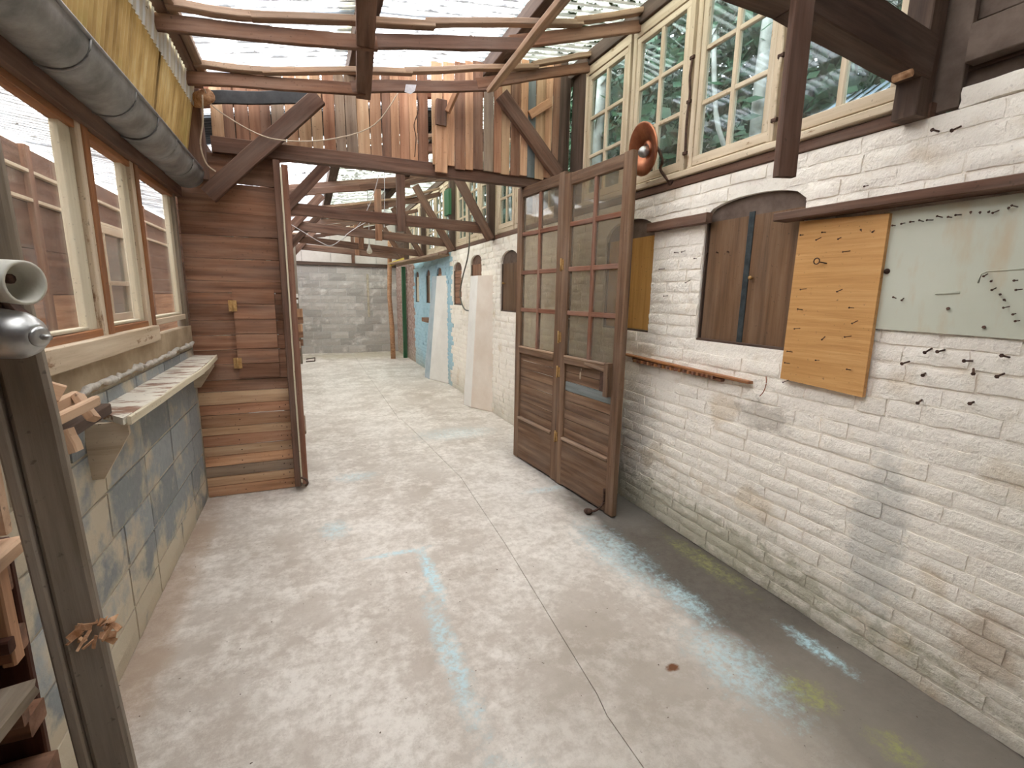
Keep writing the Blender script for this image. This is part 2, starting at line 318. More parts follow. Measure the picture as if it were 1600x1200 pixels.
def board(name, p0, p1, w, t, mat, parent=None, up=(0, 0, 1), jit=.0025, segs=3, bev=.004, cut=0.):
    """timber from p0 to p1 (centre line); w along `up`, t across; chamfered section, slightly uneven edges"""
    Lh = (Vector(p1)-Vector(p0)).length; vs = []; fs = []
    b = min(bev, w*.2, t*.2); h, k = w/2, t/2
    sec = [(-k, -h+b), (-k+b, -h), (k-b, -h), (k, -h+b), (k, h-b), (k-b, h), (-k+b, h), (-k, h-b)]
    for i in range(segs+1):
        x = Lh*i/segs; jy, jz, sc = random.uniform(-jit, jit), random.uniform(-jit, jit), 1+random.uniform(-jit, jit)*4
        for (y, z) in sec:
            vs.append((x+(cut*z/h*random.uniform(.2, 1) if i in (0, segs) else 0), y*sc+jy*.5, z*sc+jz))
    for i in range(segs):
        for j in range(8):
            a, c = i*8+j, i*8+(j+1) % 8; fs.append((a, c, c+8, a+8))
    fs.append(tuple(range(7, -1, -1))); fs.append(tuple(segs*8+j for j in range(8)))
    return mobj(name, vs, fs, mat, parent, frame(p0, p1, up))
def abox(name, a, b, mat, parent=None, jit=.001, bev=.003, axis=None):
    """axis-aligned block as a board whose local X runs along its longest side"""
    a, b = Vector(tuple(map(min, a, b))), Vector(tuple(map(max, a, b))); d = b-a; c = (a+b)/2
    i = axis if axis is not None else max(range(3), key=lambda q: d[q]); e = Vector((0, 0, 0)); e[i] = d[i]/2
    up = (0, 0, 1) if i != 2 else (0, 1, 0); w = d[2] if i != 2 else d[1]; t = d[[1, 0, 0][i]]
    return board(name, c-e, c+e, w, t, mat, parent, up, jit, 2, bev)
def tubem(pts, r, n=8, caps=True):
    pts = [Vector(p) for p in pts]; vs = []; fs = []; rr = r if isinstance(r, (list, tuple)) else [r]*len(pts)
    for i, p in enumerate(pts):
        t = (pts[min(i+1, len(pts)-1)]-pts[max(i-1, 0)]).normalized()
        a = t.cross(Vector((.13, .21, 1)) if abs(t.z) < .95 else Vector((1, 0, 0))).normalized(); b = t.cross(a)
        for j in range(n): vs.append(p+(a*math.cos(2*math.pi*j/n)+b*math.sin(2*math.pi*j/n))*rr[i])
    for i in range(len(pts)-1):
        for j in range(n):
            k = (j+1) % n; fs.append((i*n+j, i*n+k, (i+1)*n+k, (i+1)*n+j))
    if caps: fs += [tuple(range(n-1, -1, -1)), tuple(range((len(pts)-1)*n, len(pts)*n))]
    return vs, fs
def tube(name, pts, r, mat, parent=None, n=8, caps=True, smooth=True):
    vs, fs = tubem(pts, r, n, caps); o = mobj(name, vs, fs, mat, parent, None, smooth); return o
def lathe(name, prof, p0, axis, mat, parent=None, n=20):
    """prof: (distance along axis, radius)"""
    p0 = Vector(p0); ax = Vector(axis).normalized(); a = ax.orthogonal().normalized(); b = ax.cross(a); vs = []; fs = []
    for d, r in prof:
        r = max(r, .0004)
        for j in range(n): vs.append(p0+ax*d+(a*math.cos(2*math.pi*j/n)+b*math.sin(2*math.pi*j/n))*r)
    for i in range(len(prof)-1):
        for j in range(n):
            k = (j+1) % n; fs.append((i*n+j, i*n+k, (i+1)*n+k, (i+1)*n+j))
    fs += [tuple(range(n-1, -1, -1)), tuple(range((len(prof)-1)*n, len(prof)*n))]
    o = mobj(name, vs, fs, mat, parent, None, True)
    return o
def spline(pts, k=6):
    P = [Vector(p) for p in pts]; out = []
    for i in range(len(P)-1):
        a, b, c, d = P[max(i-1, 0)], P[i], P[i+1], P[min(i+2, len(P)-1)]
        for j in range(k):
            t = j/k; out.append(.5*((2*b)+(c-a)*t+(2*a-5*b+4*c-d)*t*t+(3*b-a-3*c+d)*t**3))
    return out+[P[-1]]

# ================================================================== FLOOR
fl = MB(); fl.box((XL-1.3, -2.6, -.10), (2.6, YF+.3, -.016)); FLOOR = fl.build('floor', 'mortar')
tag(FLOOR, 'worn concrete floor running the length of the shed', 'floor', kind='structure')
def slab(poly):
    n = len(poly); vs = [(x, y, 0) for x, y in poly]+[(x, y, -.02) for x, y in poly]
    fs = [tuple(range(n))]+[(i, i+n, (i+1) % n+n, (i+1) % n) for i in range(n)]
    return mobj('floor_slab', vs, fs, 'floor', FLOOR)
seam = [(-2.6, .97), (1.3, .98), (1.4, 1.0), (2.65, 1.10), (3.87, 1.165), (5.0, 1.10), (6.06, 1.03)]
g = .002
slab([(XL-.05, -2.6)]+[(x-g, y) for y, x in seam[:-1]]+[(1.03-g, 6.06-g), (XL-.05, 6.16)])
slab([(x+g, y) for y, x in seam[:-1]][::-1]+[(XR+.03, -2.6), (XR+.03, 6.0), (1.03+g, 6.06-g)])
slab([(XL-.05, 6.16+.001), (1.0-g, 6.06+.001), (1.02, 13.7), (XL-.05, 13.7)])
slab([(1.0+g, 6.06+.001), (XR+.03, 6.0+.001), (XR+.03, 13.7), (1.02+2*g, 13.7)])
gr = MB(); gr.box((-12, -8, -.2), (14, 24, -.12))
tag(gr.build('ground', 'earth'), 'bare earth around the shed', 'ground', kind='structure')

# ================================================================== RIGHT WALL
# openings: y0, y1, sill, springing, crown
OPN = [(1.70, 2.35, 1.34, 2.09, 2.17), (2.82, 3.42, 1.35, 2.07, 2.18), (5.22, 5.76, 1.40, 2.02, 2.14), (6.50, 7.0, 1.40, 2.07, 2.17),
       (7.46, 7.93, 1.43, 2.02, 2.12), (8.71, 9.06, 1.40, 2.0, 2.09), (9.62, 9.98, 1.42, 2.0, 2.09), (10.67, 11.05, 1.42, 2.0, 2.09)]
ZT = 2.31
def arc(o, y):
    y0, y1, zb, zs, zc = o; t = (y-(y0+y1)/2)/((y1-y0)/2); return zs+(zc-zs)*math.sqrt(max(0, 1-t*t*.999))
wr = MB(); X0, X1 = XR+.0065, XR+.24
def mi_of(y): return 0 if y < 8.04 else (1 if y < 11.2 else 2)
ycur = -2.6; cuts = []
for o in OPN: cuts += [(ycur, o[0], None), (o[0], o[1], o)]; ycur = o[1]
cuts.append((ycur, YF+.2, None))
for a, b, o in cuts:
    brk = [a]+[q for q in (8.04, 11.2) if a < q < b]+[b]
    for y0, y1 in zip(brk, brk[1:]):
        m = mi_of((y0+y1)/2)
        if o is None: wr.box((X0, y0, -.05), (X1, y1, ZT), m)
        else:
            wr.box((X0, y0, -.05), (X1, y1, o[2]), m)
            N = 12
            for i in range(N):
                u, v = y0+(y1-y0)*i/N, y0+(y1-y0)*(i+1)/N; zu, zv = arc(o, u), arc(o, v)
                wr.add([(X0, u, zu), (X1, u, zu), (X1, v, zv), (X0, v, zv), (X0, u, ZT), (X1, u, ZT), (X1, v, ZT), (X0, v, ZT)], BOXF, m)
WR = wr.build('wall_right', ['white', 'blue', 'bare'])
tag(WR, 'long whitewashed brick wall with small arched openings', 'wall', kind='structure')
# bricks: rounded, hand-made; a few shared meshes
def brick_mesh(seed, mats):
    rnd = random.Random(seed); vs = []; fs = []; nu, nv = 5, 3      # local: u along Y (0..1), w along Z (0..1), x outwards negative
    for j in range(nv+1):
        for i in range(nu+1):
            e = (i in (0, nu)) or (j in (0, nv)); u, w = i/nu, j/nv
            if 0 < i < nu: u += rnd.uniform(-.03, .03)
            x = (-.0022 if e else -.0062)+rnd.uniform(-.0022, .0022)
            if e: u += rnd.uniform(-.012, .012); w += rnd.uniform(-.055, .055)
            vs.append((x, u, w))
    for j in range(nv):
        for i in range(nu):
            a = j*(nu+1)+i; fs.append((a, a+nu+1, a+nu+2, a+1))
    ring = [i for i in range(nu+1)]+[(nu+1)*j+nu for j in range(1, nv+1)]+[(nu+1)*nv+i for i in range(nu-1, -1, -1)]+[(nu+1)*j for j in range(nv-1, 0, -1)]
    n0 = len(vs)
    m = len(ring)
    for k in ring: vs.append(vs[k])
    for k in ring: vs.append((.02, vs[k][1], vs[k][2]))
    for k in range(m): fs.append((n0+k, n0+(k+1) % m, n0+m+(k+1) % m, n0+m+k))
    me = bpy.data.meshes.new('brick'); me.from_pydata(vs, [], fs); me.materials.append(M[mats]); me.update()
    for q, p in enumerate(me.polygons): p.use_smooth = q < nu*nv
    return me
BRM = {m: [brick_mesh(i+17, m) for i in range(8)] for m in ('white', 'blue', 'bare')}
def clip(y0, y1, z0, z1):
    segs = [(y0, y1)]
    for o in OPN:
        if z1 < o[2]+.002 or z0 > o[4]+.002: continue
        zm = (z0+z1)/2; a, b = o[0], o[1]
        if z1 > o[3]:
            t = min(1, max(0, (z0-o[3])/(o[4]-o[3]))); hw = (b-a)/2*math.sqrt(max(0, 1-t*t)); c = (a+b)/2; a, b = c-hw, c+hw
        a -= .004; b += .004; out = []
        for s0, s1 in segs:
            if s1 <= a or s0 >= b: out.append((s0, s1)); continue
            if s0 < a: out.append((s0, a))
            if s1 > b: out.append((b, s1))
        segs = out
    return segs
bricks = []; ci = 0; z = .005
while z < ZT-.03:
    h = random.uniform(.060, .070); y = -1.2-random.uniform(0, .2)
    if z+h > ZT: h = ZT-z-.002
    wob = random.uniform(0, 6)
    while y < YF:
        Lb = random.choice((.215, .225, .235, .2, .12)) if ci % 2 else random.choice((.22, .23, .21, .24)); 
        for s0, s1 in clip(y, min(y+Lb, YF), z, z+h):
            if s1-s0 > .03: bricks.append((s0, s1, z+.004*math.sin(y*1.7+wob), h))
        y += Lb+random.uniform(.008, .016)
    z += h+random.uniform(.007, .012); ci += 1
def vis(b):
    c = (XR, (b[0]+b[1])/2, b[2]+b[3]/2); px, py, d = proj(c); 
    return (px > -20 and px < 1640 and -20 < py < 1230), d
inv = sorted([(vis(b)[1]/max(.3, (b[1]-b[0])/.2), i) for i, b in enumerate(bricks) if vis(b)[0] and not (vis(b)[1] > 0 and 700 < proj((XR, b[0], b[2]))[0] < 955 and b[0] > 3.2)])
chosen = set(i for _, i in inv[:300])
joined = MB(); order = ['white', 'blue', 'bare']
for i, (y0, y1, zz, h) in enumerate(bricks):
    mt = order[mi_of((y0+y1)/2)]; me = BRM[mt][i % 8]; flip = random.random() < .5; dx = random.uniform(-.003, .003)
    w = Matrix.Translation((XR+.004+dx, y0, zz)) @ Matrix.Rotation(random.uniform(-.006, .006), 4, 'X') @ Matrix.Diagonal((1, y1-y0, h, 1))
    if i in chosen: link(bpy.data.objects.new('brick', me), WR, w)
    else: joined.add([w @ v.co for v in me.vertices], [tuple(p.vertices) for p in me.polygons], order.index(mt))
o = joined.build('brickwork', order, WR, smooth=True); o['kind'] = 'stuff'

# shutters, boards and arch panels set into the openings
SH = [('shutter', 'dark brown double shutter under an arched panel, split by a black iron strip', 'shutter'),
      ('shutter', 'ochre board shutter filling the arched opening behind the glazed door', 'ochre'),
      ('shutter', 'dark brown board shutter in the first arch beyond the glazed door', 'shutter'),
      ('shutter', 'red-brown board shutter in the arch behind the near sloping buttress', 'reclaimed'),
      ('shutter', 'patchy red-brown shutter in the arch between the two buttresses', 'reclaimed'),
      ('shutter', 'tan board shutter in the blue wall next to the far buttress', 'pale'),
      ('shutter', 'dark shutter with pale planks in the middle arch of the blue wall', 'shutter'),
      ('shutter', 'cream slatted shutter in the last arch of the blue wall', 'creamleft')]
for k, (o_, (nm, lab, mt)) in enumerate(zip(OPN, SH)):
    y0, y1, zb, zs, zc = o_; xs = XR+.032; t = thing(nm, (xs, (y0+y1)/2, zb), lab, 'shutter', 'shutters in the arched openings')
    n = 2 if k in (0, 7, 6) else 1; ztop = zs-.03
    for i in range(n):
        a = y0+.012+(y1-y0-.024)*i/n; b = y0+.012+(y1-y0-.024)*(i+1)/n-.004
        sm = mt if not (k == 6 and i == 0) else 'creamleft'
        if k == 4:
            for q in range(5): abox('board', (xs, a, zb+.02+q*(ztop-zb-.02)/5), (xs+.02, b, zb+.015+(q+1)*(ztop-zb-.02)/5), sm, t)
        else: abox('leaf', (xs, a, zb+.012), (xs+.022, b, ztop), sm, t, jit=.0008)
    # arched panel above
    vs = []; N = 12
    for x in (xs+.004, xs+.026):
        vs += [(x, y0, ztop), (x, y1, ztop)]+[(x, y1-(y1-y0)*i/N, arc(o_, y1-(y1-y0)*i/N)+.01) for i in range(N+1)]
    m_ = N+3; fs = [tuple(range(m_)), tuple(range(2*m_-1, m_-1, -1))]+[(i, i+m_, (i+1) % m_+m_, (i+1) % m_) for i in range(m_)]
    mobj('arch_panel', vs, fs, 'brownplaster' if k < 3 else 'truss', t)
    # thin timber lining
    for yy in ((y0, y0+.012), (y1-.012, y1)): abox('jamb', (XR+.018, yy[0], zb), (XR+.12, yy[1], ztop), 'darkwood', t, jit=.0003)
    abox('sill', (XR+.012, y0, zb-.004), (XR+.12, y1, zb+.014), 'darkwood', t, jit=.0003)
    if k == 0:
        ym = (y0+y1)/2-.01; abox('iron_strip', (xs-.006, ym-.002, zb+.01), (xs+.002, ym+.035, ztop+.02), 'ironblue', t)
        lathe('knob', [(0, .004), (.012, .006), (.018, .011), (.026, .010), (.03, .001)], (xs-.002, ym-.03, 1.72), (-1, 0, 0), 'hinge', t, 10)
        for (px, py) in ((1107, 396), (1122, 395), (1139, 394)):
            p = at(px, py, 0, xs); lathe('nail', [(0, .003), (.012, .003), (.013, .006), (.015, .005)], p, (-1, 0, .2), 'iron', t, 6)
    if k == 2: lathe('knob', [(0, .006), (.02, .008), (.035, .016), (.05, .001)], (xs-.002, y1-.1, 1.75), (-1, 0, 0), 'hinge', t, 8)
# upper wall bits: timber sole plate on the masonry
for i, (a, b) in enumerate(((1.22, 4.12), (4.2, 8.0), (8.0, 13.5))):
    tag(board('wall_plate', (XR+.045, a, 2.338), (XR+.045, b, 2.338), .05, .10, 'truss'),
        ['brown timber plate on the white wall under the near windows', 'brown timber plate on the wall just past the plank partition', 'brown timber plate on the wall at the far end'][i], 'timber', 'timber plates on the brick wall')
# top right corner: masonry upstand and dark boards above the wall, nearer than the first window
up = thing('trim_1', (XR+.1, .4, 2.31), 'sooty boarded upper wall with a few bricks at the top right', 'wall', kind='structure')
y = -1.0
while y < 1.0:
    Lb = random.uniform(.2, .25)
    for q, zz in enumerate((2.318, 2.392)):
        me = BRM['bare' if random.random() < .2 else 'white'][int(y*10) % 8]
        if y+Lb < 1.16-q*.05: link(bpy.data.objects.new('brick', me), up, Matrix.Translation((XR+.012, y, zz)) @ Matrix.Diagonal((1.3, Lb, .066, 1)))
    y += Lb+.012
for i in range(7): abox('board', (XR+.07, -2.5, 2.46+i*.17), (XR+.09, 1.17, 2.46+(i+1)*.17-.004), 'brownplaster' if i % 2 else 'darkwood', up)
abox('backing', (XR+.092, -2.5, 2.31), (XR+.12, 1.2, 3.75), 'brownplaster', up)
abox('board', (XR+.03, 1.15, 2.33), (XR+.06, 1.31, 3.5), 'brownplaster', up); abox('board', (XR+.005, -2.5, 2.47), (XR+.066, 1.14, 2.60), 'brownplaster', up)

# ================================================================== BUTTRESSES
def buttress(Yw, Yn, Yf, Yb, foot, head, ztop, label, mats):
    """skewed plan: near face runs from the wall at Yw to the front arris at Yn; front from Yn to Yf; back meets the wall at Yb"""
    x = XR+.02
    vs = [(x, Yw, 0), (foot, Yn, 0), (foot, Yn, .02), (head, Yn-.08, ztop), (x, Yw, ztop),
          (x, Yb, 0), (foot-.04, Yf, 0), (foot-.04, Yf, .02), (head-.02, Yf-.06, ztop), (x, Yb, ztop)]
    fs = [(0, 4, 3, 2, 1), (5, 6, 7, 8, 9), (1, 2, 7, 6), (2, 3, 8, 7), (3, 4, 9, 8), (0, 1, 6, 5)]
    m = bmesh.new(); V = [m.verts.new(v) for v in vs]
    for q, f in enumerate(fs): m.faces.new([V[i] for i in f]).material_index = 1 if q in (2, 3) else 0
    bmesh.ops.recalc_face_normals(m, faces=m.faces)
    bmesh.ops.bevel(m, geom=[e for e in m.edges if e.calc_length() > .3], offset=.012, segments=2, affect='EDGES')
    me = bpy.data.meshes.new('buttress'); m.to_mesh(me); m.free()
    for q in mats: me.materials.append(M[q])
    return tag(link(bpy.data.objects.new('buttress', me)), label, 'buttress', 'sloping buttresses on the brick wall')
buttress(5.98, 6.36, 6.62, 6.72, 2.08, 2.15, 1.86, 'pinkish sloping plaster buttress, the nearer of the two', ['plaster', 'plasterwhite'])
buttress(8.25, 8.85, 9.12, 9.2, 2.06, 2.20, 1.93, 'white sloping plaster buttress with a blue-grey front edge', ['plasterwhite', 'bluegrey'])

# ================================================================== LEFT WALL
wl = MB(); wl.box((XL-.2, -2.6, -.05), (XL-.010, YF+.2, 1.195)); WL = wl.build('wall_left', 'mortar')
tag(WL, 'low wall of grey cinder blocks with smeared mortar under the wooden windows', 'wall', kind='structure')
def block(parent, mat, a, b, face, depth=.03):
    """block with a chamfered, uneven face; face: 'x+' or 'y-'"""
    (x0, y0, z0), (x1, y1, z1) = a, b; vs = []; fs = []; nu, nv = 4, 2
    for j in range(nv+1):
        for i in range(nu+1):
            e = i in (0, nu) or j in (0, nv); d = (-.006 if e else 0)+random.uniform(-.0015, .0015); u, v = i/nu, j/nv
            if face == 'x+': vs.append((x1+d, y0+(y1-y0)*u, z0+(z1-z0)*v))
            else: vs.append((x0+(x1-x0)*u, y0-d, z0+(z1-z0)*v))
    for j in range(nv):
        for i in range(nu):
            q = j*(nu+1)+i; f = (q, q+1, q+nu+2, q+nu+1); fs.append(f)
    ring = [0, 1, 2, 3, 4, 9, 14, 13, 12, 11, 10, 5]; n0 = len(vs)
    for k in ring:
        p = vs[k]; vs.append((x0, p[1], p[2]) if face == 'x+' else (p[0], y1, p[2]))
    for k in range(12): fs.append((ring[(k+1) % 12], ring[k], n0+k, n0+(k+1) % 12))
    return mobj('block', [Vector(v)-Vector(a) for v in vs], fs, mat, parent, Matrix.Translation(Vector(a)))
z = 0.; r = 0
for h in (.175, .20, .20, .205, .20, .205):
    y = .2+(.25 if r % 2 else 0)
    while y < 4.12:
        Lb = min(random.choice((.5, .5, .38)), 4.13-y)
        if Lb > .05: block(WL, 'block', (XL-.03, y, z+.006), (XL+.002+random.uniform(-.002, .003), y+Lb-.014, z+h-.008), 'x+')
        y += Lb
    z += h; r += 1
# mortar bead and the stained board above the blocks
bd = [(XL+.004+random.uniform(-.004, .012), 1.7+i*.045, 1.218+random.uniform(-.009, .009)) for i in range(54)]
o = tube('trim_2', bd, [random.uniform(.007, .019) for _ in bd], 'bead', n=7, smooth=True); tag(o, 'lumpy strip of mortar above the narrow shelf', 'trim', kind='structure')
o = abox('trim_3', (XL-.05, -2.5, 1.195), (XL+.002, 4.13, 1.345), 'brownboard'); tag(o, 'stained brown board under the left windows', 'trim', kind='structure')
# --- windows of the left wall
ZB, ZTW = 1.345, 2.24
def left_window(n, y0, y1, lab, last=False):
    t = thing('window_%d' % n, (XL, (y0+y1)/2, ZB), lab, 'window', kind='structure')
    zb, zt = ZB+.055, ZTW
    abox('frame_post', (XL-.05, y0-.06, zb), (XL+.012, y0, zt), 'orange', t)
    abox('frame_post', (XL-.045, y1, zb), (XL+.006, y1+.055, zt), 'cream' if n != 3 else 'grey', t)
    abox('frame_rail', (XL-.045, y0, zb), (XL+.004, y1, zb+.035), 'orange' if n < 3 else 'cream', t)
    abox('frame_rail', (XL-.045, y0, zt-.03), (XL+.004, y1, zt), 'orange', t)
    abox('cream_bead', (XL-.04, y1-.10 if n == 1 else y1-.075, zb+.036), (XL-.012, y1-.002, zt-.03), 'creamleft', t)
    abox('cream_bead', (XL-.04, y0+.002, zb+.036), (XL-.018, y0+.02, zt-.03), 'creamleft', t)
    abox('cream_bead', (XL-.04, y0+.002, zb+.036), (XL-.008, y1-.1, zb+.05), 'creamleft', t)
    abox('pane', (XL-.034, y0+.01, zb+.03), (XL-.030, y1-.02, zt-.02), 'glassleft', t, jit=0, bev=.0005)
left_window(1, 1.90, 2.50, 'first left-hand window with a wide cream strip and orange frame')
left_window(2, 2.61, 3.13, 'middle left-hand window, cream lattice window seen through it')
left_window(3, 3.24, 3.98, 'last left-hand window beside the plank partition')
left_window(4, 1.15, 1.75, 'left-hand window behind the weathered foreground post')
o = board('trim_4', (XL+.012, 1.82, 1.365), (XL+.012, 3.2, 1.365), .085, .045, 'cream'); tag(o, 'long cream painted sill board', 'trim', kind='structure')
for nm, a, b, m, lb in (('trim_5', (XL-.04, -2.5, ZTW), (XL+.03, 4.13, ZTW+.10), 'truss', 'brown head beam over the left windows'), ('trim_6', (XL-.05, -2.5, ZTW+.10), (XL+.045, 4.13, ZTW+.20), 'reclaimed', 'upper brown board just below the gutter')):
    tag(abox(nm, a, b, m), lb, 'trim', kind='structure')
abox('infill', (XL-.06, -2.5, 1.345), (XL, 1.08, 2.25), 'darkredwall', WL)
abox('infill', (XL-.06, 4.03, 1.345), (XL-.01, 4.13, 2.25), 'grey', WL)
# left wall beyond the partition: boarding on posts
lb = thing('trim_7', (XL, 9, 1.2), 'plain board lining above the low wall beyond the partition', 'wall', kind='structure')
for i in range(9): abox('board', (XL-.05, 4.2, 1.2+i*.2), (XL-.02, YF, 1.2+(i+1)*.2-.005), 'reclaimed', lb)
# --- gutter
gt = thing('gutter', (-.72, 4.0, 2.42), 'long grey zinc half-round gutter under the yellow corrugated sheet', 'gutter')
def gutter_piece(y0, y1, r, x=-.725, zc=2.41):
    vs = []; fs = []; N = 14; ny = 3
    for j in range(ny+1):
        y = y0+(y1-y0)*j/ny; zz = zc+.004*math.sin(y*3)
        for rr in (r, r-.004):
            for i in range(N+1):
                a = math.pi+math.pi*i/N+.0; vs.append((x+rr*math.cos(a), y, zz+rr*math.sin(a)))
    K = 2*(N+1)
    for j in range(ny):
        for i in range(N):
            a = j*K+i; fs.append((a, a+K, a+K+1, a+1)); b = a+N+1; fs.append((b, b+1, b+K+1, b+K))
        for e in (0, N): a = j*K+e; fs.append((a, a+N+1, a+N+1+K, a+K))
    for j in (0, ny):
        for i in range(N): a = j*K+i; fs.append((a, a+1, a+N+2, a+N+1))
    return mobj('gutter_length', vs, fs, 'zinc', gt, None, True)
js = [-1, .9, 1.75, 2.16, 2.62, 2.95, 3.3, 3.72, 4.08]
for i, (a, b) in enumerate(zip(js, js[1:])):
    gutter_piece(a, b+.02, .108+.004*(i % 2))
    tube('joint_rim', [(-.725+(.112)*math.cos(math.pi+math.pi*k/12), b, 2.41+.113*math.sin(math.pi+math.pi*k/12)) for k in range(13)], .0035, 'zinc', gt, 6)
tube('rolled_edge', [(-.615, -1+i*.5, 2.415+.003*math.sin(i)) for i in range(11)], .008, 'zinc', gt, 8)
# --- yellow corrugated sheet above the gutter
def corr(name, P, Q, y0, y1, mat, parent=None, per=.076, amp=.009, nx=2, th=0):
    """corrugated sheet spanning P->Q (x,z pairs), ridges parallel to P->Q, repeated along Y"""
    ny = max(2, int((y1-y0)/per*8)); vs = []; fs = []; P, Q = Vector(P), Vector(Q); d = (Q-P); nrm = Vector((-d.y, d.x)).normalized()
    for j in range(ny+1):
        y = y0+(y1-y0)*j/ny; o = amp*math.cos(2*math.pi*y/per)
        for i in range(nx+1):
            q = P+d*i/nx+nrm*o; vs.append((q.x, y, q.y))
    for j in range(ny):
        for i in range(nx):
            a = j*(nx+1)+i; fs.append((a, a+1, a+nx+2, a+nx+1))
    return mobj(name, vs, fs, mat, parent, None, True)
ys = thing('yellow_sheeting', (-.67, 3, 2.45), 'yellow-brown translucent corrugated sheets standing above the gutter', 'sheeting')
for a, b in ((-1.2, .0), (-.02, 1.2), (1.18, 2.4), (2.38, 3.3), (3.28, 4.1)): corr('corrugated_sheet', (-.72, 2.44), (-.63, 2.93), a, b, 'yellow', ys, .040, .0075)
corr('pale_strip', (-.628, 2.80), (-.612, 2.95), 1.2, 4.0, 'roofyellow', ys, .045, .005)
# --- left roof plate
lp = thing('eaves_plate', (-.6, 2.5, 2.98), 'rough brown eaves timber with a sawn round pole end above the yellow sheet', 'timber')
board('beam', (-.585, -2.4, 2.985), (-.595, 4.06, 2.985), .09, .06, 'truss', lp, segs=10, jit=.008)
board('board', (-.54, .6, 3.0), (-.55, 4.0, 2.99), .035, .05, 'batten', lp, segs=10, jit=.008)
board('board', (-.64, .6, 3.05), (-.64, 4.0, 3.04), .03, .09, 'reclaimed', lp, segs=10, jit=.008)
pe = at(325, 150, 1, 3.86); tube('pole_end', [pe+Vector((-.12, .25, .03)), pe+Vector((-.06, .12, .015)), pe], [.045, .046, .043], 'chip', lp, 12)

# --- narrow shelf under the left windows
sf = thing('wall_shelf', (-.72, 3.1, 1.1), 'narrow paint-spattered shelf plank on plywood brackets below the left windows', 'shelf')
vs = [(XL, 2.32, 1.10), (-.66, 2.14, 1.10), (-.635, 2.6, 1.10), (-.63, 3.4, 1.10), (-.66, 4.09, 1.10), (XL, 4.12, 1.10)]; vs += [(a, b, 1.128+random.uniform(-.002, .002)) for a, b, c in vs]
mobj('plank', [Vector(v)-Vector((-.7, 3, 1.1)) for v in vs], [(5, 4, 3, 2, 1, 0), tuple(range(6, 12))]+[(i, (i+1) % 6, (i+1) % 6+6, i+6) for i in range(6)], 'shelf', sf, Matrix.Translation((-.7, 3, 1.1)))
board('edge_strip', (-.648, 2.16, 1.112), (-.62, 3.4, 1.112), .034, .014, 'creamleft', sf)
board('edge_strip', (-.62, 3.4, 1.112), (-.65, 4.08, 1.112), .034, .014, 'creamleft', sf)
for yb, zl in ((2.2, .88), (4.03, .90)):
    vs = [(XL, yb, 1.098), (-.665, yb, 1.098), (-.665, yb, 1.05), (-.76, yb, zl), (XL, yb, zl)]; vs += [(a, b+.02, c) for a, b, c in vs]
    mobj('bracket', vs, [(0, 1, 2, 3, 4), (9, 8, 7, 6, 5)]+[(i, i+5, (i+1) % 5+5, (i+1) % 5) for i in range(5)], 'cream', sf)

# --- adjoining lean-to seen through the left windows
ad = thing('trim_8', (-1.7, 4, 0), 'brown plank wall of the lean-to seen through the left windows', 'wall', kind='structure')
for i, (a, b) in enumerate(((0, .3), (.3, .62), (.62, .95), (.95, 1.27), (1.27, 1.55), (1.55, 1.86), (1.86, 2.17), (2.17, 2.36), (2.36, 2.54))):
    abox('board', (-1.74, -1.5, a), (-1.715+.004*(i % 2), 9, b-.005), 'pale' if i < 5 else 'truss', ad)
for zz in (2.18, 2.37): abox('batten', (-1.715, -1.5, zz-.012), (-1.68, 9, zz+.012), 'creamleft', ad)
for yy in (2.6, 4.4, 6.9): abox('post', (-1.72, yy, 0), (-1.68, yy+.07, 2.54), 'reclaimed', ad)
abox('backing', (-1.76, -1.5, 0), (-1.742, 9, 2.54), 'darkredwall', ad)  # added behind the boards to block bright daylight in the gaps
lw = thing('window_5', (-1.7, 5.8, 1.3), 'small cream casement with lattice panes seen through the middle left window', 'window', kind='structure')
y0, y1, z0, z1 = 5.40, 6.18, 1.30, 2.16
for a, b, c, d in ((y0, y0+.07, z0, z1), (y1-.07, y1, z0, z1), (y0, y1, z1-.07, z1), (y0-.03, y1+.03, z0-.03, z0+.07), (y0+.07, y1-.07, z0+.33, z0+.37), (y0+.11, y0+.14, z0+.07, z1-.07), (y1-.14, y1-.11, z0+.07, z1-.07)):
    abox('frame_bar', (-1.70, a, c), (-1.655, b, d), 'creamleft', lw)
abox('curtain', (-1.712, y0+.07, z0+.05), (-1.706, y1-.07, z1-.05), 'curtain', lw)
abox('pane', (-1.690, y0+.07, z0+.05), (-1.687, y1-.07, z1-.05), 'glass', lw, jit=0, bev=.0005)
lr = thing('trim_9', (-1.3, 4, 2.5), 'corrugated translucent lean-to roof beyond the left windows', 'roof', kind='structure')
for i in range(12): corr('roof_sheet', (-1.80, 2.62+.006*(i % 2)), (-.76, 2.49+.006*(i % 2)), -1.5+i*.88, -1.5+(i+1)*.88+.04, 'roofclear', lr)

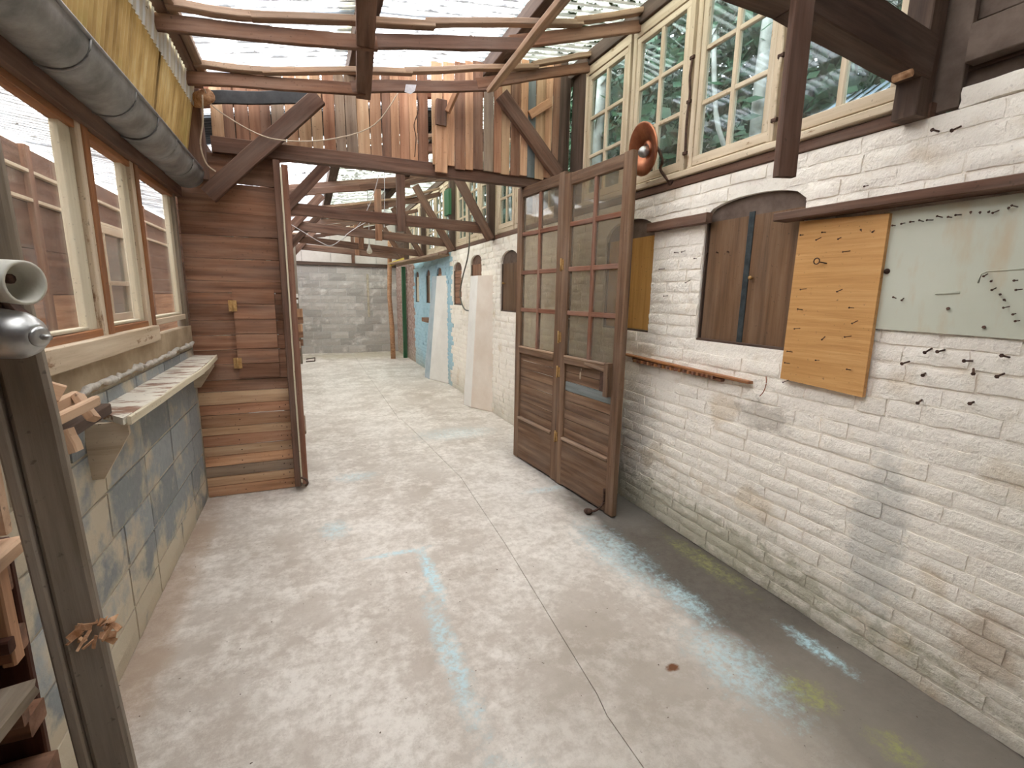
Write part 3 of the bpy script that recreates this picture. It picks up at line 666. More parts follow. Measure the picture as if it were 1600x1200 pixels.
# ================================================================== FAR WALL
wb = MB(); wb.box((XL-.3, YF+.012, -.05), (XR+.3, YF+.2, 3.8)); WB = wb.build('wall_back', 'mortarfar')
tag(WB, 'grey concrete block wall closing the far end', 'wall', kind='structure')
z = 0.; r = 0
while z < 2.24:
    h = .19; x = XL-(.22 if r % 2 else 0)
    while x < XR:
        a, b = max(x, XL), min(x+.44, XR+.01)
        if b-a > .05: block(WB, 'blockfar', (a+.006, YF, z+.006), (b-.006, YF+.02, z+h-.006), 'y-')
        x += .44
    z += h; r += 1
abox('lintel', (XL, YF-.05, 2.29), (XR, YF+.03, 2.37), 'darkwood', WB)
for a, b in ((-.8, -.1), (-.09, .6), (.61, 1.12), (1.20, 1.75), (1.76, 2.27)): abox('panel', (a, YF-.01, 2.375), (b, YF+.01, 3.7), 'panel', WB)
abox('cover_strip', (1.12, YF-.04, 2.37), (1.20, YF+.01, 3.6), 'truss', WB)
abox('stain_strip', (1.48, YF-.012, .95), (1.54, YF+.01, 2.1), 'mortar', WB)
wn = MB(); wn.box((XL-.3, -2.75, -.05), (XR+.3, -2.6, 3.8)); tag(wn.build('wall_front', 'darkredwall'), 'boarded wall behind the viewpoint', 'wall', kind='structure')

# ================================================================== ROOF
CE = thing('ceiling', (.7, 5, 3.3), 'low-pitched roof of corrugated sheets, clear on the left and mossy on the right', 'roof', kind='structure')
SPAN = [((-.92, 3.075), (.52, 3.375)), ((.36, 3.365), (1.58, 3.515)), ((1.44, 3.52), (2.55, 3.665))]
for i in range(19):
    a = -2.6+i*.87; b = a+.93; dz = .010*(i % 2)
    for k, (P, Q) in enumerate(SPAN):
        mt = ('roofclear', 'roofclear' if i < 9 else 'roofmoss', 'roofmoss')[k]
        if b < 1.35: mt = 'roofdark' if k or i < 2 else 'roofclear'  # unseen roof over the camera: opaque and clear spans set to shape the light
        elif 8 <= i <= 9 and k < 2 and False: mt = 'tar'
        elif i in (9,) and k < 2: mt = 'tar'  # opaque dark sheets in the far roof
        elif i == 13 and k < 2: mt = 'tar'
        corr('roof_sheet', (P[0], P[1]+dz+.004*k), (Q[0], Q[1]+dz+.004*k), a, b, mt, CE, nx=2)
for yy0, yy1 in ((1.3, 4.1),): corr('yellow_lap_strip', (.28, 3.345), (.40, 3.372), yy0, yy1, 'roofyellow', CE)
# purlins
for x, zc, a, b, lab in ((.43, 3.285, 1.0, 4.45, 'dark box purlin left of centre over the near bay'), (1.49, 3.43, 1.0, 4.2, 'dark heavy purlin with a sawn end over the near bay'),
                         (.43, 3.285, 4.5, 13.5, 'long purlin left of centre over the far bays'), (1.49, 3.43, 4.45, 13.5, 'long purlin right of centre over the far bays'), (2.3, 3.545, 1.2, 13.5, 'dark timber along the top of the right-hand windows')):
    tag(board('purlin', (x, a, zc), (x, b, zc), .11, .12 if x < 2 else .10, 'darkwood', segs=6), lab, 'timber', 'roof purlins')
# battens across the roof, built of lapped boards
prof = [(-.58, 2.90), (-.17, 2.93), (.12, 2.975), (.40, 3.01), (.75, 3.09), (1.05, 3.14), (1.32, 3.19), (1.75, 3.31), (2.24, 3.49)]
def batten(Y, lab, double=True, off=0., skew=0., mat='batten', x0=0):
    t = thing('roof_batten', (.8, Y, 3.1+off), lab, 'timber', 'cross battens under the roof sheets')
    idx = [i for i in (0, 3, 6, 8)] if double else [0, 2, 4, 6, 8]
    for i, j in zip(idx, idx[1:]):
        (xa, za), (xb, zb_) = prof[i], prof[j]
        board('board', (xa-.04, Y+skew*xa, za+off), (xb+.05, Y+skew*xb, zb_+off), .075, .035, 'reclaimed' if (i+int(Y*3)) % 2 and mat == 'batten' else 'truss', t, segs=4, jit=.006)
    if double:
        idx = [0, 1, 4, 7, 8]
        for i, j in zip(idx, idx[1:]):
            (xa, za), (xb, zb_) = prof[i], prof[j]
            board('board', (xa-.02, Y-.03+skew*xa, za+.075+off), (xb+.03, Y-.03+skew*xb, zb_+.08+off), .035, .06, 'batten', t, segs=4, jit=.006)
    return t
batten(3.13, 'nearest cross batten of lapped boards under the roof sheets')
batten(3.80, 'cross batten just in front of the plank gable', off=.0)
batten(2.05, 'cross batten overhead, above the near window with large panes')
for i, Y in enumerate((4.95, 6.9, 8.8, 10.7, 12.2)):
    batten(Y, ['reddish', 'second', 'third', 'fourth', 'last'][i]+' cross batten past the plank gable', double=i % 2 == 0, off=-.12 if i else -.15, mat='truss' if i else 'ply2')
# planks nailed under the battens, running lengthwise
tag(board('ceiling_strip', at(575, -70, 2, 3.0), at(568, 150, 2, 3.0), .10, .045, 'truss', up=(1, 0, 0), segs=5), 'brown plank nailed lengthwise under the battens left of centre', 'timber', 'planks nailed under the battens')
tag(board('ceiling_strip', at(935, -70, 2, 3.13), at(768, 140, 2, 3.13), .08, .03, 'batten', up=(1, 0, .4), segs=5), 'orange-brown plank slanting under the battens right of centre', 'timber', 'planks nailed under the battens')

# ================================================================== TRUSSES
def truss(Y, lab, tie=(2.56, 2.46), full=True, low=0., hang=1.05, mat='truss'):
    t = thing('roof_truss', (.7, Y, 2.4), lab, 'timber', 'roof trusses')
    board('tie_beam', (-.78, Y, tie[0]), (2.2, Y, tie[1]), .125, .07, mat, t, segs=6, jit=.004)
    board('rafter', (-.8, Y+.05, 2.93), (2.26, Y+.05, 3.46), .11, .05, mat, t, segs=5)
    board('post', (2.22, Y, 2.3), (2.22, Y, 3.46), .09, .09, 'darkwood', t, up=(0, 1, 0))
    board('post', (-.745, Y+.02, 0), (-.745, Y+.02, 2.95), .10, .09, 'grey', t, up=(0, 1, 0), segs=5)
    if full:
        board('brace', (-.62, Y-.055, 2.0), (.27, Y-.055, 2.98), .11, .04, mat, t)
        board('brace', (1.62, Y-.055, 3.24), (2.2, Y-.055, 2.30), .11, .05, mat, t)
        board('hanger', (hang, Y-.06, tie[0]-.18), (hang, Y-.06, 3.16), .10, .045, 'reclaimed' if int(Y) % 2 else mat, t, up=(1, 0, 0))
    return t
truss(6.0, 'second truss, first beyond the plank gable, with a split hanger', (2.51, 2.44), hang=1.07)
truss(7.8, 'third roof truss, with paler tie beam and diagonal braces', (2.57, 2.42))
truss(9.9, 'fourth roof truss, near the far end, white bulb hanging before it', (2.60, 2.40), hang=1.0)
truss(11.8, 'last roof truss before the grey block wall', (2.62, 2.45), hang=1.1)
# nearest truss: top right of the frame
nt = thing('roof_truss', (1.6, 1.25, 2.5), 'nearest roof truss, dark heavy beam at top right with a board hanging from it', 'timber', 'roof trusses')
board('tie_beam', (-.78, 1.27, 2.62), (1.55, 1.27, 2.595), .14, .10, 'darkwood', nt, segs=6)
board('tie_beam', (1.5, 1.27, 2.60), (2.24, 1.27, 2.515), .155, .10, 'darkwood', nt, segs=4)
board('hanging_board', at(1224, 277, 1, 1.2), at(1224, 277, 1, 1.2)+Vector((.0, 0, .60)), .068, .03, 'truss', nt, up=(1, -.35, 0))
board('post', (2.235, 1.27, 2.31), (2.235, 1.27, 3.5), .09, .09, 'darkwood', nt, up=(0, 1, 0))
board('rafter', (-.8, 1.3, 2.93), (2.26, 1.3, 3.46), .13, .06, 'darkwood', nt)
p_ = at(1420, 115, 1, 1.2); tube('peg', [p_+Vector((0, .05, 0)), p_+Vector((0, -.01, 0))], .014, 'chip', nt, 8)

# ================================================================== PLANK PARTITION
pt = thing('plank_partition', (.7, YP, 2.6), 'plank gable with tie beam and braces above the opening, boarded panel at left', 'partition')
# gable
board('tie_beam', (-.56, 4.13, 2.605), (2.26, 4.13, 2.615), .105, .08, 'truss', pt, segs=6, jit=.003)
board('rafter', (-.78, 4.23, 2.90), (2.26, 4.23, 3.50), .13, .06, 'doorred', pt, segs=5)
x = -.56; k = 0; widths = []
while x < 2.2:
    w = random.choice((.07, .078, .085, .09, .095)); k += 1
    front = x > .95
    top = 2.96+(x+.8)*.205+.07; bot = 2.638+random.uniform(-.012, .014) if front else 2.64
    Yk = 4.075+random.uniform(-.004, .004) if front else 4.185+random.uniform(-.004, .004)
    mt = 'pale' if random.random() < .72 else 'reclaimed'
    if 1.83 < x+w/2 < 1.92: mt = 'bluewood'
    if x > 2.05: mt = 'darkwood' if x > 2.13 else 'reclaimed'
    if mt == 'pale': mt = random.choice(('pale', 'pale', 'rosy', 'tawny', 'dun'))
    gap = random.choice((.003, .003, .004, .007)); Yk += random.uniform(-.006, .006)
    if top-bot > .1: board('plank', (x+w/2, Yk, bot), (x+w/2+random.uniform(-.006, .006), Yk, top), w-gap, .018, mt, pt, up=(1, 0, 0), jit=.0015, bev=.002)
    x += w
board('post', (1.065, 4.045, 2.58), (1.075, 4.045, 3.05), .10, .03, 'pale', pt, up=(1, 0, 0))
board('block', (1.06, 4.035, 2.93), (1.065, 4.035, 3.12), .085, .045, 'truss', pt, up=(1, 0, 0))
board('offcut', at(699, 175, 1, 4.0), at(719, 130, 1, 3.95), .035, .05, 'pale', pt)
board('offcut', at(828, 180, 1, 4.04), at(860, 160, 1, 4.04), .07, .02, 'pale', pt)
# braces and corner post
a, b = at(325, 305, 1, 4.03), at(498, 152, 1, 4.03); board('brace', a, b, .115, .055, 'truss', pt, segs=5)
a, b = at(783, 148, 1, 4.02), at(872, 272, 1, 4.02); board('brace', a, b, .115, .055, 'truss', pt, segs=5)
board('post', (-.655, 4.11, 2.36), (-.66, 4.11, 2.95), .12, .09, 'truss', pt, up=(1, 0, 0))
board('post', (2.215, 4.12, 2.32), (2.215, 4.12, 3.5), .09, .09, 'darkwood', pt, up=(0, 1, 0))
# dark sacking above the planks at upper left
board('head_board', (-.56, 4.04, 2.875), (.12, 4.04, 2.985), .085, .02, 'tar', pt, segs=6, jit=.006)
# boarded panel left of the opening
zs = [0.005, .09, .165, .25, .335, .41, .50, .565, .66, .74, .84, .93, 1.05, 1.16, 1.27, 1.38, 1.50, 1.585, 1.67, 1.83, 1.99, 2.15, 2.36, 2.555]
for i, (a, b) in enumerate(zip(zs, zs[1:])):
    mt = ('pale', 'tawny', 'dun', 'pale', 'tawny', 'rosy', 'tawny', 'pale', 'rosy', 'tawny')[i] if i < 10 else ('reclaimed' if i not in (10, 14) else ('bluewood' if i == 11 else 'reclaimed'))
    if i == 11: mt = 'reclaimed'
    board('plank', (XL+.0, 4.14+random.uniform(-.002, .002), (a+b)/2), (-.185+random.uniform(-.003, .003), 4.14, (a+b)/2+random.uniform(-.003, .003)), b-a-.004, .022, mt, pt, segs=4, jit=.0012, bev=.002)
board('stud', (-.20, 4.175, 0.0), (-.20, 4.175, 2.55), .05, .05, 'reclaimed', pt, up=(1, 0, 0), segs=5)
for zz in (.045, .13, .21, .29, .37, .45, .53, .61, .70): 
    for xx in (-.21, -.26, -.55): lathe('nail_head', [(0, .0045), (.002, .004)], (xx+random.uniform(-.01, .01), 4.128, zz+random.uniform(-.01, .01)), (0, -1, 0), 'iron', pt, 6)
# hatch
ht = thing('wall_hatch', (-.38, 4.12, .95), 'small plank hatch on two brassy hinges in the boarded panel', 'hatch')
for i in range(6):
    a = .945+i*.112; board('plank', (-.515, 4.112, a+.054), (-.235, 4.108, a+.054), .108, .022, 'reclaimed', ht, jit=.001, bev=.002)
for zz in (1.06, 1.49):
    abox('hinge', (-.545, 4.094, zz-.04), (-.522, 4.099, zz+.04), 'hinge', ht); abox('hinge', (-.515, 4.094, zz-.04), (-.49, 4.099, zz+.04), 'hinge', ht)
    tube('hinge_pin', [(-.519, 4.094, zz-.042), (-.519, 4.094, zz+.042)], .005, 'hinge', ht, 8)
# plate and rag bits on the batten
rg = at(642, 138, 1, 3.74); vs = [(-.035, 0, .02), (.04, 0, .03), (.03, .004, -.01), (0, .006, -.035), (-.045, .004, -.03)]; vs += [(a, b+.004, c) for a, b, c in vs]
tag(mobj('rag', vs, [(0, 4, 3, 2, 1), (5, 6, 7, 8, 9)]+[(i, (i+1) % 5, (i+1) % 5+5, i+5) for i in range(5)], 'paper', None, Matrix.Translation(rg)), 'scrap of grey rag caught on the batten before the gable', 'rag')

# ================================================================== DOORS
def leaf(t, org, u, n, Wd, H, red='doorred', base='door', glassm='glassdoor', z0=.015):
    org, u, n = Vector(org), Vector(u).normalized(), Vector(n).normalized()
    def P(s, z, o=0): return org+u*s+n*o+Vector((0, 0, z))
    def V(s, a, b, w, nm='stile', th=.045, m=None, o=0): board(nm, P(s, a, o), P(s, b, o), w, th, m or base, t, up=u, jit=.0012)
    def Hh(z, a, b, w, nm='rail', th=.04, m=None, o=0): board(nm, P(a, z, o), P(b, z, o), w, th, m or base, t, jit=.0012)
    sw = .088
    V(sw/2, z0, H, sw); V(Wd-sw/2, z0, H, sw)
    Hh(H-.045, sw, Wd-sw, .085); Hh(1.09, sw, Wd-sw, .055, th=.055); Hh(.215, sw, Wd-sw, .39)
    Hh(.425, sw, Wd-sw, .022, 'bead', .066, 'batten'); Hh(1.122, sw, Wd-sw, .014, 'bead', .066, 'batten'); 
    V(Wd/2, 1.115, H-.085, .034, 'glazing_bar', .032, red)
    rows = [1.115, 1.47, 1.81, 2.15, H-.085]
    for zz in rows[1:4]:
        Hh(zz, sw, Wd/2-.017, .036, 'glazing_bar', .032, red); Hh(zz, Wd/2+.017, Wd-sw, .036, 'glazing_bar', .032, red)
    for r0, r1 in zip(rows, rows[1:]):
        for a, b in ((sw-.006, Wd/2-.01), (Wd/2+.01, Wd-sw+.006)):
            c = (P(a, (r0+r1)/2)+P(b, (r0+r1)/2))/2
            board('pane', P(a, (r0+r1)/2), P(b, (r0+r1)/2), r1-r0-.02, .003, glassm, t, jit=0, segs=1, bev=.0004)
    zz = .44
    for i in range(8):
        h = .079; Hh(zz+h/2, sw-.01, Wd-sw+.01, h-.003, 'panel_board', .014, 'bluewood' if (i == 5 and red == 'doorred' and org.y < 3) else 'door', -.004); zz += h
d1 = thing('door_1', (1.99, 2.70, 0), 'tall weathered wooden folding door with small glass panes, standing open near the white wall', 'door', kind='structure')
A, B = Vector((1.985, 2.70, 0)), Vector((1.845, 4.235, 0)); U = (B-A).normalized(); Nn = Vector((-U.y, U.x, 0))
half = (B-A).length/2
leaf(d1, A, U, Nn, half-.003, 2.53); leaf(d1, A+U*(half+.003)+Nn*-.008, U, Nn, half-.003, 2.56)
for zz in (.42, 1.27, 1.85, .98): 
    c = A+U*half+Nn*.03+Vector((0, 0, zz)); tube('hinge', [c-Vector((0, 0, .05)), c+Vector((0, 0, .05))], .008, 'hinge', d1, 8)
    board('hinge_plate', c-U*.02+Nn*-.004+Vector((0, 0, -.04)), c-U*.02+Nn*-.004+Vector((0, 0, .04)), .025, .004, 'hinge', d1, up=U)
c = A+U*.10+Nn*.045
board('lock_block', c+Vector((0, 0, .90)), c+Vector((0, 0, 1.14)), .045, .05, 'door', d1, up=U)
board('lock_case', c+U*.05+Vector((0, 0, .93)), c+U*.05+Vector((0, 0, 1.07)), .05, .03, 'iron', d1, up=U)
board('lock_bar', c+U*-.01+Nn*.01+Vector((0, 0, 1.08)), c+U*.28+Nn*-.01+Vector((0, 0, 1.10)), .02, .03, 'door', d1)
c2 = A+U*.09+Nn*.03
tube('foot_bolt', spline([c2+Vector((0, 0, .20)), c2+Vector((0, 0, .10)), c2+Nn*.03+Vector((0, 0, .06)), c2+Nn*.07+U*.02+Vector((0, 0, .03)), c2+Nn*.10+U*.05+Vector((0, 0, .03))]), .009, 'iron', d1, 8)
lathe('foot_catch', [(0, .02), (.018, .034), (.03, .03), (.036, .012)], c2+Nn*.10+U*.05+Vector((0, 0, 0.004)), (0, 0, 1), 'iron', d1, 12)
tube('hook', [A+U*.45+Nn*.02+Vector((0, 0, 1.05)), A+U*.44+Nn*.035+Vector((0, 0, 1.02)), A+U*.445+Nn*.03+Vector((0, 0, .97))], .006, 'cord', d1, 6)
d2 = thing('door_2', (-.13, 4.1, 0), 'second folding door, folded flat and seen edge-on beside the boarded panel', 'door', kind='structure')
leaf(d2, (-.158, 4.02, .03), (0, 1, 0), (1, 0, 0), .75, 2.50, base='truss'); leaf(d2, (-.105, 4.06, .03), (-.02, 1, 0), (1, 0, 0), .75, 2.48, base='doorred')
board('edge_strip', (-.13, 4.01, .08), (-.13, 4.01, 2.48), .012, .01, 'creamleft', d2, up=(1, 0, 0))
tube('latch', spline([(-.13, 3.99, .13), (-.10, 3.97, .12), (-.085, 3.96, .09), (-.10, 3.98, .06)]), .009, 'iron', d2, 6)

# ================================================================== CLERESTORY WINDOWS
wn_i = 5
def clere(y0, y1, lab, rows=3, zb=2.365, zt=3.49):
    global wn_i; wn_i += 1
    t = thing('window_%d' % wn_i, (XR+.04, (y0+y1)/2, zb), lab, 'window', kind='structure')
    x0, x1 = XR+.0, XR+.07
    fw = .038
    abox('frame_rail', (x0, y0, zb), (x1+.01, y1, zb+.05), 'cream', t); abox('frame_rail', (x0, y0, zt-.07), (x1, y1, zt), 'cream', t)
    abox('frame_post', (x0, y0, zb+.05), (x1, y0+fw, zt-.07), 'cream', t); abox('frame_post', (x0, y1-fw, zb+.05), (x1, y1, zt-.07), 'cream', t)
    # casement
    a, b, c, d = y0+fw+.003, y1-fw-.003, zb+.055, zt-.075; s = .04; xa, xb = x0+.006, x0+.045
    abox('casement_rail', (xa, a, c), (xb, b, c+.055), 'cream', t); abox('casement_rail', (xa, a, d-s), (xb, b, d), 'cream', t)
    abox('casement_stile', (xa, a, c+.055), (xb, a+s, d-s), 'cream', t); abox('casement_stile', (xa, b-s, c+.055), (xb, b, d-s), 'cream', t)
    m = (a+b)/2; abox('glazing_bar', (xa+.004, m-.014, c+.055), (xb-.004, m+.014, d-s), 'cream', t)
    for i in range(1, rows):
        z = c+.055+(d-s-c-.055)*i/rows; abox('glazing_bar', (xa+.006, a+s, z-.013), (xb-.006, m-.014, z+.013), 'cream', t); abox('glazing_bar', (xa+.006, m+.014, z-.013), (xb-.006, b-s, z+.013), 'cream', t)
    for i in range(rows):
        z, z2 = c+.055+(d-s-c-.055)*i/rows, c+.055+(d-s-c-.055)*(i+1)/rows
        for p, q in ((a+s-.004, m-.01), (m+.01, b-s+.004)): abox('pane', (xa+.018, p, z+.006), (xa+.021, q, z2-.006), 'glass', t, jit=0, bev=.0004)
    return t
clere(1.31, 1.90, 'old cream window with large panes behind the hanging board', 2)
t3 = clere(1.93, 2.55, 'cream six-pane clerestory window showing a corrugated roof outside')
t2 = clere(2.58, 3.19, 'cream six-pane clerestory window above the copper lamp')
t1 = clere(3.22, 3.84, 'cream clerestory window nearest the plank gable, pale trunk behind it')
for t, yy in ((t2, 2.565), (t3, 1.925)):
    tube('fastener', spline([(XR-.004, yy, 2.50), (XR-.012, yy, 2.7), (XR-.004, yy, 2.85), (XR-.014, yy, 2.95), (XR-.004, yy, 3.05)], 4), .008, 'iron' if yy > 2 else 'cream', t, 6)
    for zz in (2.5, 2.8, 3.05): abox('fastener_lug', (XR-.014, yy-.016, zz), (XR+.004, yy+.016, zz+.02), 'iron', t)
abox('closing_board', (XR+.02, 3.84, 2.36), (XR+.06, 4.1, 3.5), 'darkwood', t1)
groups = [(4.22, 5.92, 3, 'past the gable'), (6.07, 7.72, 3, 'between the second and third trusses'), (7.88, 9.82, 3, 'between the third and fourth trusses'), (9.98, 11.7, 3, 'before the last truss')]
for a, b, n, w_ in groups:
    for i in range(n): clere(a+(b-a)*i/n, a+(b-a)*(i+1)/n-.02, ['first', 'second', 'third'][i]+' cream clerestory window '+w_)
o = board('sill_strip', (XR-.012, 1.28, 2.385), (XR-.012, 3.9, 2.385), .035, .03, 'cream'); o.name = 'trim_10'; tag(o, 'long worn cream sill strip under the near clerestory windows', 'trim', kind='structure')
tag(abox('green_board', (2.14, 7.72, 2.86), (2.19, 7.98, 3.25), 'greenpaint'), 'green painted board on the post of the third truss', 'board')
abox('closing_board', (XR+.02, 11.7, 2.36), (XR+.06, YF, 3.6), 'darkwood', WR)

# ================================================================== THINGS ON THE RIGHT WALL
def nail(parent, p, L=.035, r=.0022, d=(-1, 0, .25), mat='iron'):
    d = Vector(d).normalized(); p = Vector(p); vs, fs = tubem([p-d*-.0+d*-.004, p+d*L, p+d*L, p+d*(L+.002)], [r, r, r*2.2, r*2.0], 6); return mobj('nail', vs, fs, mat, parent)
rn = random.Random(3)
def rd(): return (-1, rn.uniform(-.5, .5), rn.uniform(-.5, .2))
pb = thing('plywood_board', (2.22, 1.53, 1.2), 'orange plywood board hung on the white wall, dotted with nails and a screw eye', 'board')
c0, c1, c2_, c3 = at(1250, 346, 0, 2.235), at(1390, 333, 0, 2.235), at(1347, 621, 0, 2.235), at(1219, 591, 0, 2.235)
ctr = (c0+c1+c2_+c3)/4; vs = [c-ctr for c in (c0, c1, c2_, c3)]; vs += [v+Vector((.022, 0, 0)) for v in vs]
mobj('board', vs, [(0, 1, 2, 3), (7, 6, 5, 4)]+[(i, i+4, (i+1) % 4+4, (i+1) % 4) for i in range(4)], 'ply', pb, Matrix.Translation(ctr))
abox('bearer', (2.257, 1.40, 1.25), (2.272, 1.45, 1.95), 'darkwood', pb)
for q in ((1255, 367), (1290, 363), (1283, 371), (1346, 361), (1314, 371), (1328, 392), (1260, 451), (1316, 452), (1254, 484), (1334, 481), (1340, 501), (1250, 513), (1289, 526), (1330, 525), (1238, 550), (1234, 568), (1280, 563), (1329, 578), (1232, 594), (1366, 360)):
    nail(pb, at(*q, 0, 2.235), .03, .002, rd())
p = at(1276, 408, 0, 2.21); tube('screw_eye', [p+Vector((0, .014*math.cos(a*.524), .014*math.sin(a*.524))) for a in range(13)], .0028, 'iron', pb, 6)
tube('screw_shank', [p+Vector((0, -.012, -.004)), p+Vector((.03, -.035, -.012))], .0028, 'iron', pb, 6)
em = thing('enamel_sheet', (2.25, .9, 1.5), 'pale greenish metal sheet with rust stains and rows of nails on the white wall', 'sheet')
vs = [(2.255, 1.325, 1.97), (2.255, -.35, 1.975), (2.255, -.35, 1.47), (2.255, 1.315, 1.485)]; vs += [(a+.006, b, c) for a, b, c in vs]
mobj('sheet', vs, [(0, 1, 2, 3), (7, 6, 5, 4)]+[(i, i+4, (i+1) % 4+4, (i+1) % 4) for i in range(4)], 'enamel', em)
lathe('bolt', [(0, .012), (.004, .011), (.006, .006), (.010, .005)], at(1386, 424, 0, 2.254), (-1, 0, 0), 'iron', em, 12)
for i in range(14): nail(em, at(1399+i*14.7, 351-i*2.1+rn.uniform(-1.5, 1.5), 0, 2.255), .022, .002, rd())
for q in ((1400, 466), (1412, 466), (1543, 428), (1550, 438), (1556, 450), (1562, 461), (1571, 470), (1577, 479), (1587, 490), (1593, 501), (1590, 438), (1597, 452)): nail(em, at(*q, 0, 2.255), .02, .002, rd())
for q in ((1483, 483), (1539, 512)): nail(em, at(*q, 0, 2.255), .008, .003)
bx_ = [(1528, 442), (1533, 428), (1542, 424), (1600, 420)]
tube('embossed_line', [at(a, b, 0, 2.2545) for a, b in bx_], .003, 'enamel', em, 6)
tube('embossed_line', [at(a, b, 0, 2.2545) for a, b in ((1462, 459), (1500, 457))], .005, 'enamel', em, 6)
tag(board('shelf_rail', (2.222, -.6, 2.005), (2.222, 1.79, 2.005), .04, .10, 'truss', segs=8, jit=.004), 'long brown rail above the plywood board and the metal sheet', 'rail')
tag(board('wall_rail', at(1015, 357, 0, 2.24), at(1108, 340, 0, 2.24), .06, .05, 'truss', segs=4), 'short brown rail between the ochre shutter and the brown shutters', 'rail')
rk = thing('tool_rack', (2.24, 2.5, 1.15), 'thin notched wooden tool rack low on the white wall beside the glazed door', 'rack')
board('rail', (2.248, 1.88, 1.142), (2.248, 3.05, 1.168), .016, .045, 'orange', rk)
board('rail', (2.255, 2.08, 1.125), (2.255, 2.94, 1.145), .018, .03, 'doorred', rk)
for i in range(20): abox('peg', (2.215, 2.12+i*.04, 1.125), (2.245, 2.138+i*.04, 1.146), 'orange' if i % 2 else 'doorred', rk)
for q in ((1060, 395), (1070, 392), (1038, 420), (1078, 438), (1043, 462), (1088, 404), (1455, 545), (1475, 547), (1420, 565), (1518, 564), (1521, 577), (1576, 558), (1446, 583), (1568, 584), (1440, 625), (1521, 628), (1356, 290), (1500, 198), (1466, 205)):
    nail(WR, at(*q, 0, XR-.004), .035, .0035 if q[0] > 1400 else .0022, rd())
tag(tube('red_wire', spline([at(1197, 588, 0, 2.25), at(1197, 600, 0, 2.235), at(1193, 612, 0, 2.235), at(1187, 619, 0, 2.25)]), .0025, 'copper', n=6), 'short bent red-brown wire on the wall below the tool rack end', 'wire')
# copper lamp
cl = thing('copper_lamp', (2.15, 2.78, 2.4), 'round copper reflector lamp with bare silvery bulb on a rusty curved arm', 'lamp')
cc = at(1010, 233, 1, 2.78); ax = Vector((-.97, .08, -.16)).normalized()
R_ = .165; pr = [(.0, .045), (-.012, .055), (-.004, .06), (.02, .10), (.035, R_-.01), (.032, R_), (.026, R_), (.029, R_-.012), (.012, .10), (-.02, .058), (-.03, .045)]
lathe('reflector', [(a, r_) for a, r_ in pr], cc, ax, 'copper', cl, 32)
lathe('socket', [(-.05, .028), (-.03, .034), (.0, .032), (.004, .024)], cc, ax, 'iron', cl, 16)
bp = cc+ax*.01; lathe('bulb', [(0, .013), (.02, .015), (.035, .022), (.055, .034), (.072, .036), (.088, .028), (.098, .001)], bp, Vector((-.62, -.62, -.48)), 'steel', cl, 16)
b0 = cc-ax*.04; e_ = at(1045, 283, 0, 2.25)
tube('arm', spline([b0, b0+Vector((.02, -.0, .025)), at(1030, 236, 0, 2.2)+Vector((0, 0, 0)), at(1035, 252, 0, 2.21), at(1032, 265, 0, 2.225), e_]), .010, 'iron', cl, 8)
lathe('wall_fixing', [(0, .03), (.01, .026), (.02, .018)], e_+Vector((.02, 0, 0)), (-1, 0, 0), 'iron', cl, 10)

# ================================================================== FAR THINGS
gp = thing('green_post', (2.2, 12, 0), 'dark green post against the far end of the brick wall', 'post'); board('post', (2.2, 12.1, 0), (2.2, 12.1, 2.25), .09, .09, 'greenpaint', gp, up=(0, 1, 0), segs=5)
tag(tube('prop_pole', [(1.88, 12.0, 0), (1.87, 12.0, .8), (1.83, 12.0, 1.5), (1.86, 12.0, 2.3), (1.88, 12.0, 3.05)], [.06, .058, .05, .052, .045], 'pale', n=8), 'crooked pale pole propping the roof in front of the block wall', 'pole')
hs = thing('high_shelf', (2.1, 10.8, 2.2), 'high plank shelf under the far windows with a yellow end', 'shelf')
a, b = at(618, 413, 1, 11.4), at(700, 398, 0, 2.24)
board('plank', a, b, .35, .035, 'batten', hs, up=(1, .1, 0), segs=4); board('edge_board', a+Vector((0, -.08, .03)), b+Vector((-.03, -.1, .03)), .05, .03, 'truss', hs)
board('yellow_end', a+Vector((-.15, -.1, -.02)), a+Vector((.16, -.22, .10)), .08, .06, 'yellowwood', hs)
ls = thing('switch_post', (-.2, 11.7, 0), 'weathered post at far left carrying white switches and wood offcuts', 'post')
board('post', (-.24, 11.7, 0), (-.24, 11.7, 2.6), .10, .10, 'grey', ls, up=(0, 1, 0), segs=5)
for q in (462, 471): c = at(462, q, 1, 11.6); abox('switch', c-Vector((.03, 0, .04)), c+Vector((.05, .05, .04)), 'white_plastic', ls)
for q in (489, 513): c = at(466, q, 1, 11.6); abox('offcut', c-Vector((.06, 0, .09)), c+Vector((.09, .1, .09)), 'pale', ls)
for q in (500, 522, 535): c = at(466, q, 1, 11.6); abox('offcut', c-Vector((.05, 0, .08)), c+Vector((.10, .08, .06)), 'reclaimed', ls)
tag(tube('floor_wire', [at(479, 561, 2, .015), at(492, 559, 2, .015), at(492, 564, 2, .015), at(478, 565, 2, .015)], .012, 'iron', n=6), 'bent iron rod lying on the floor at far left', 'rod')
tag(abox('wall_peg', (2.12, 9.25, 1.05), (2.26, 9.75, 1.13), 'reclaimed'), 'small brown bracket low on the blue wall', 'bracket')
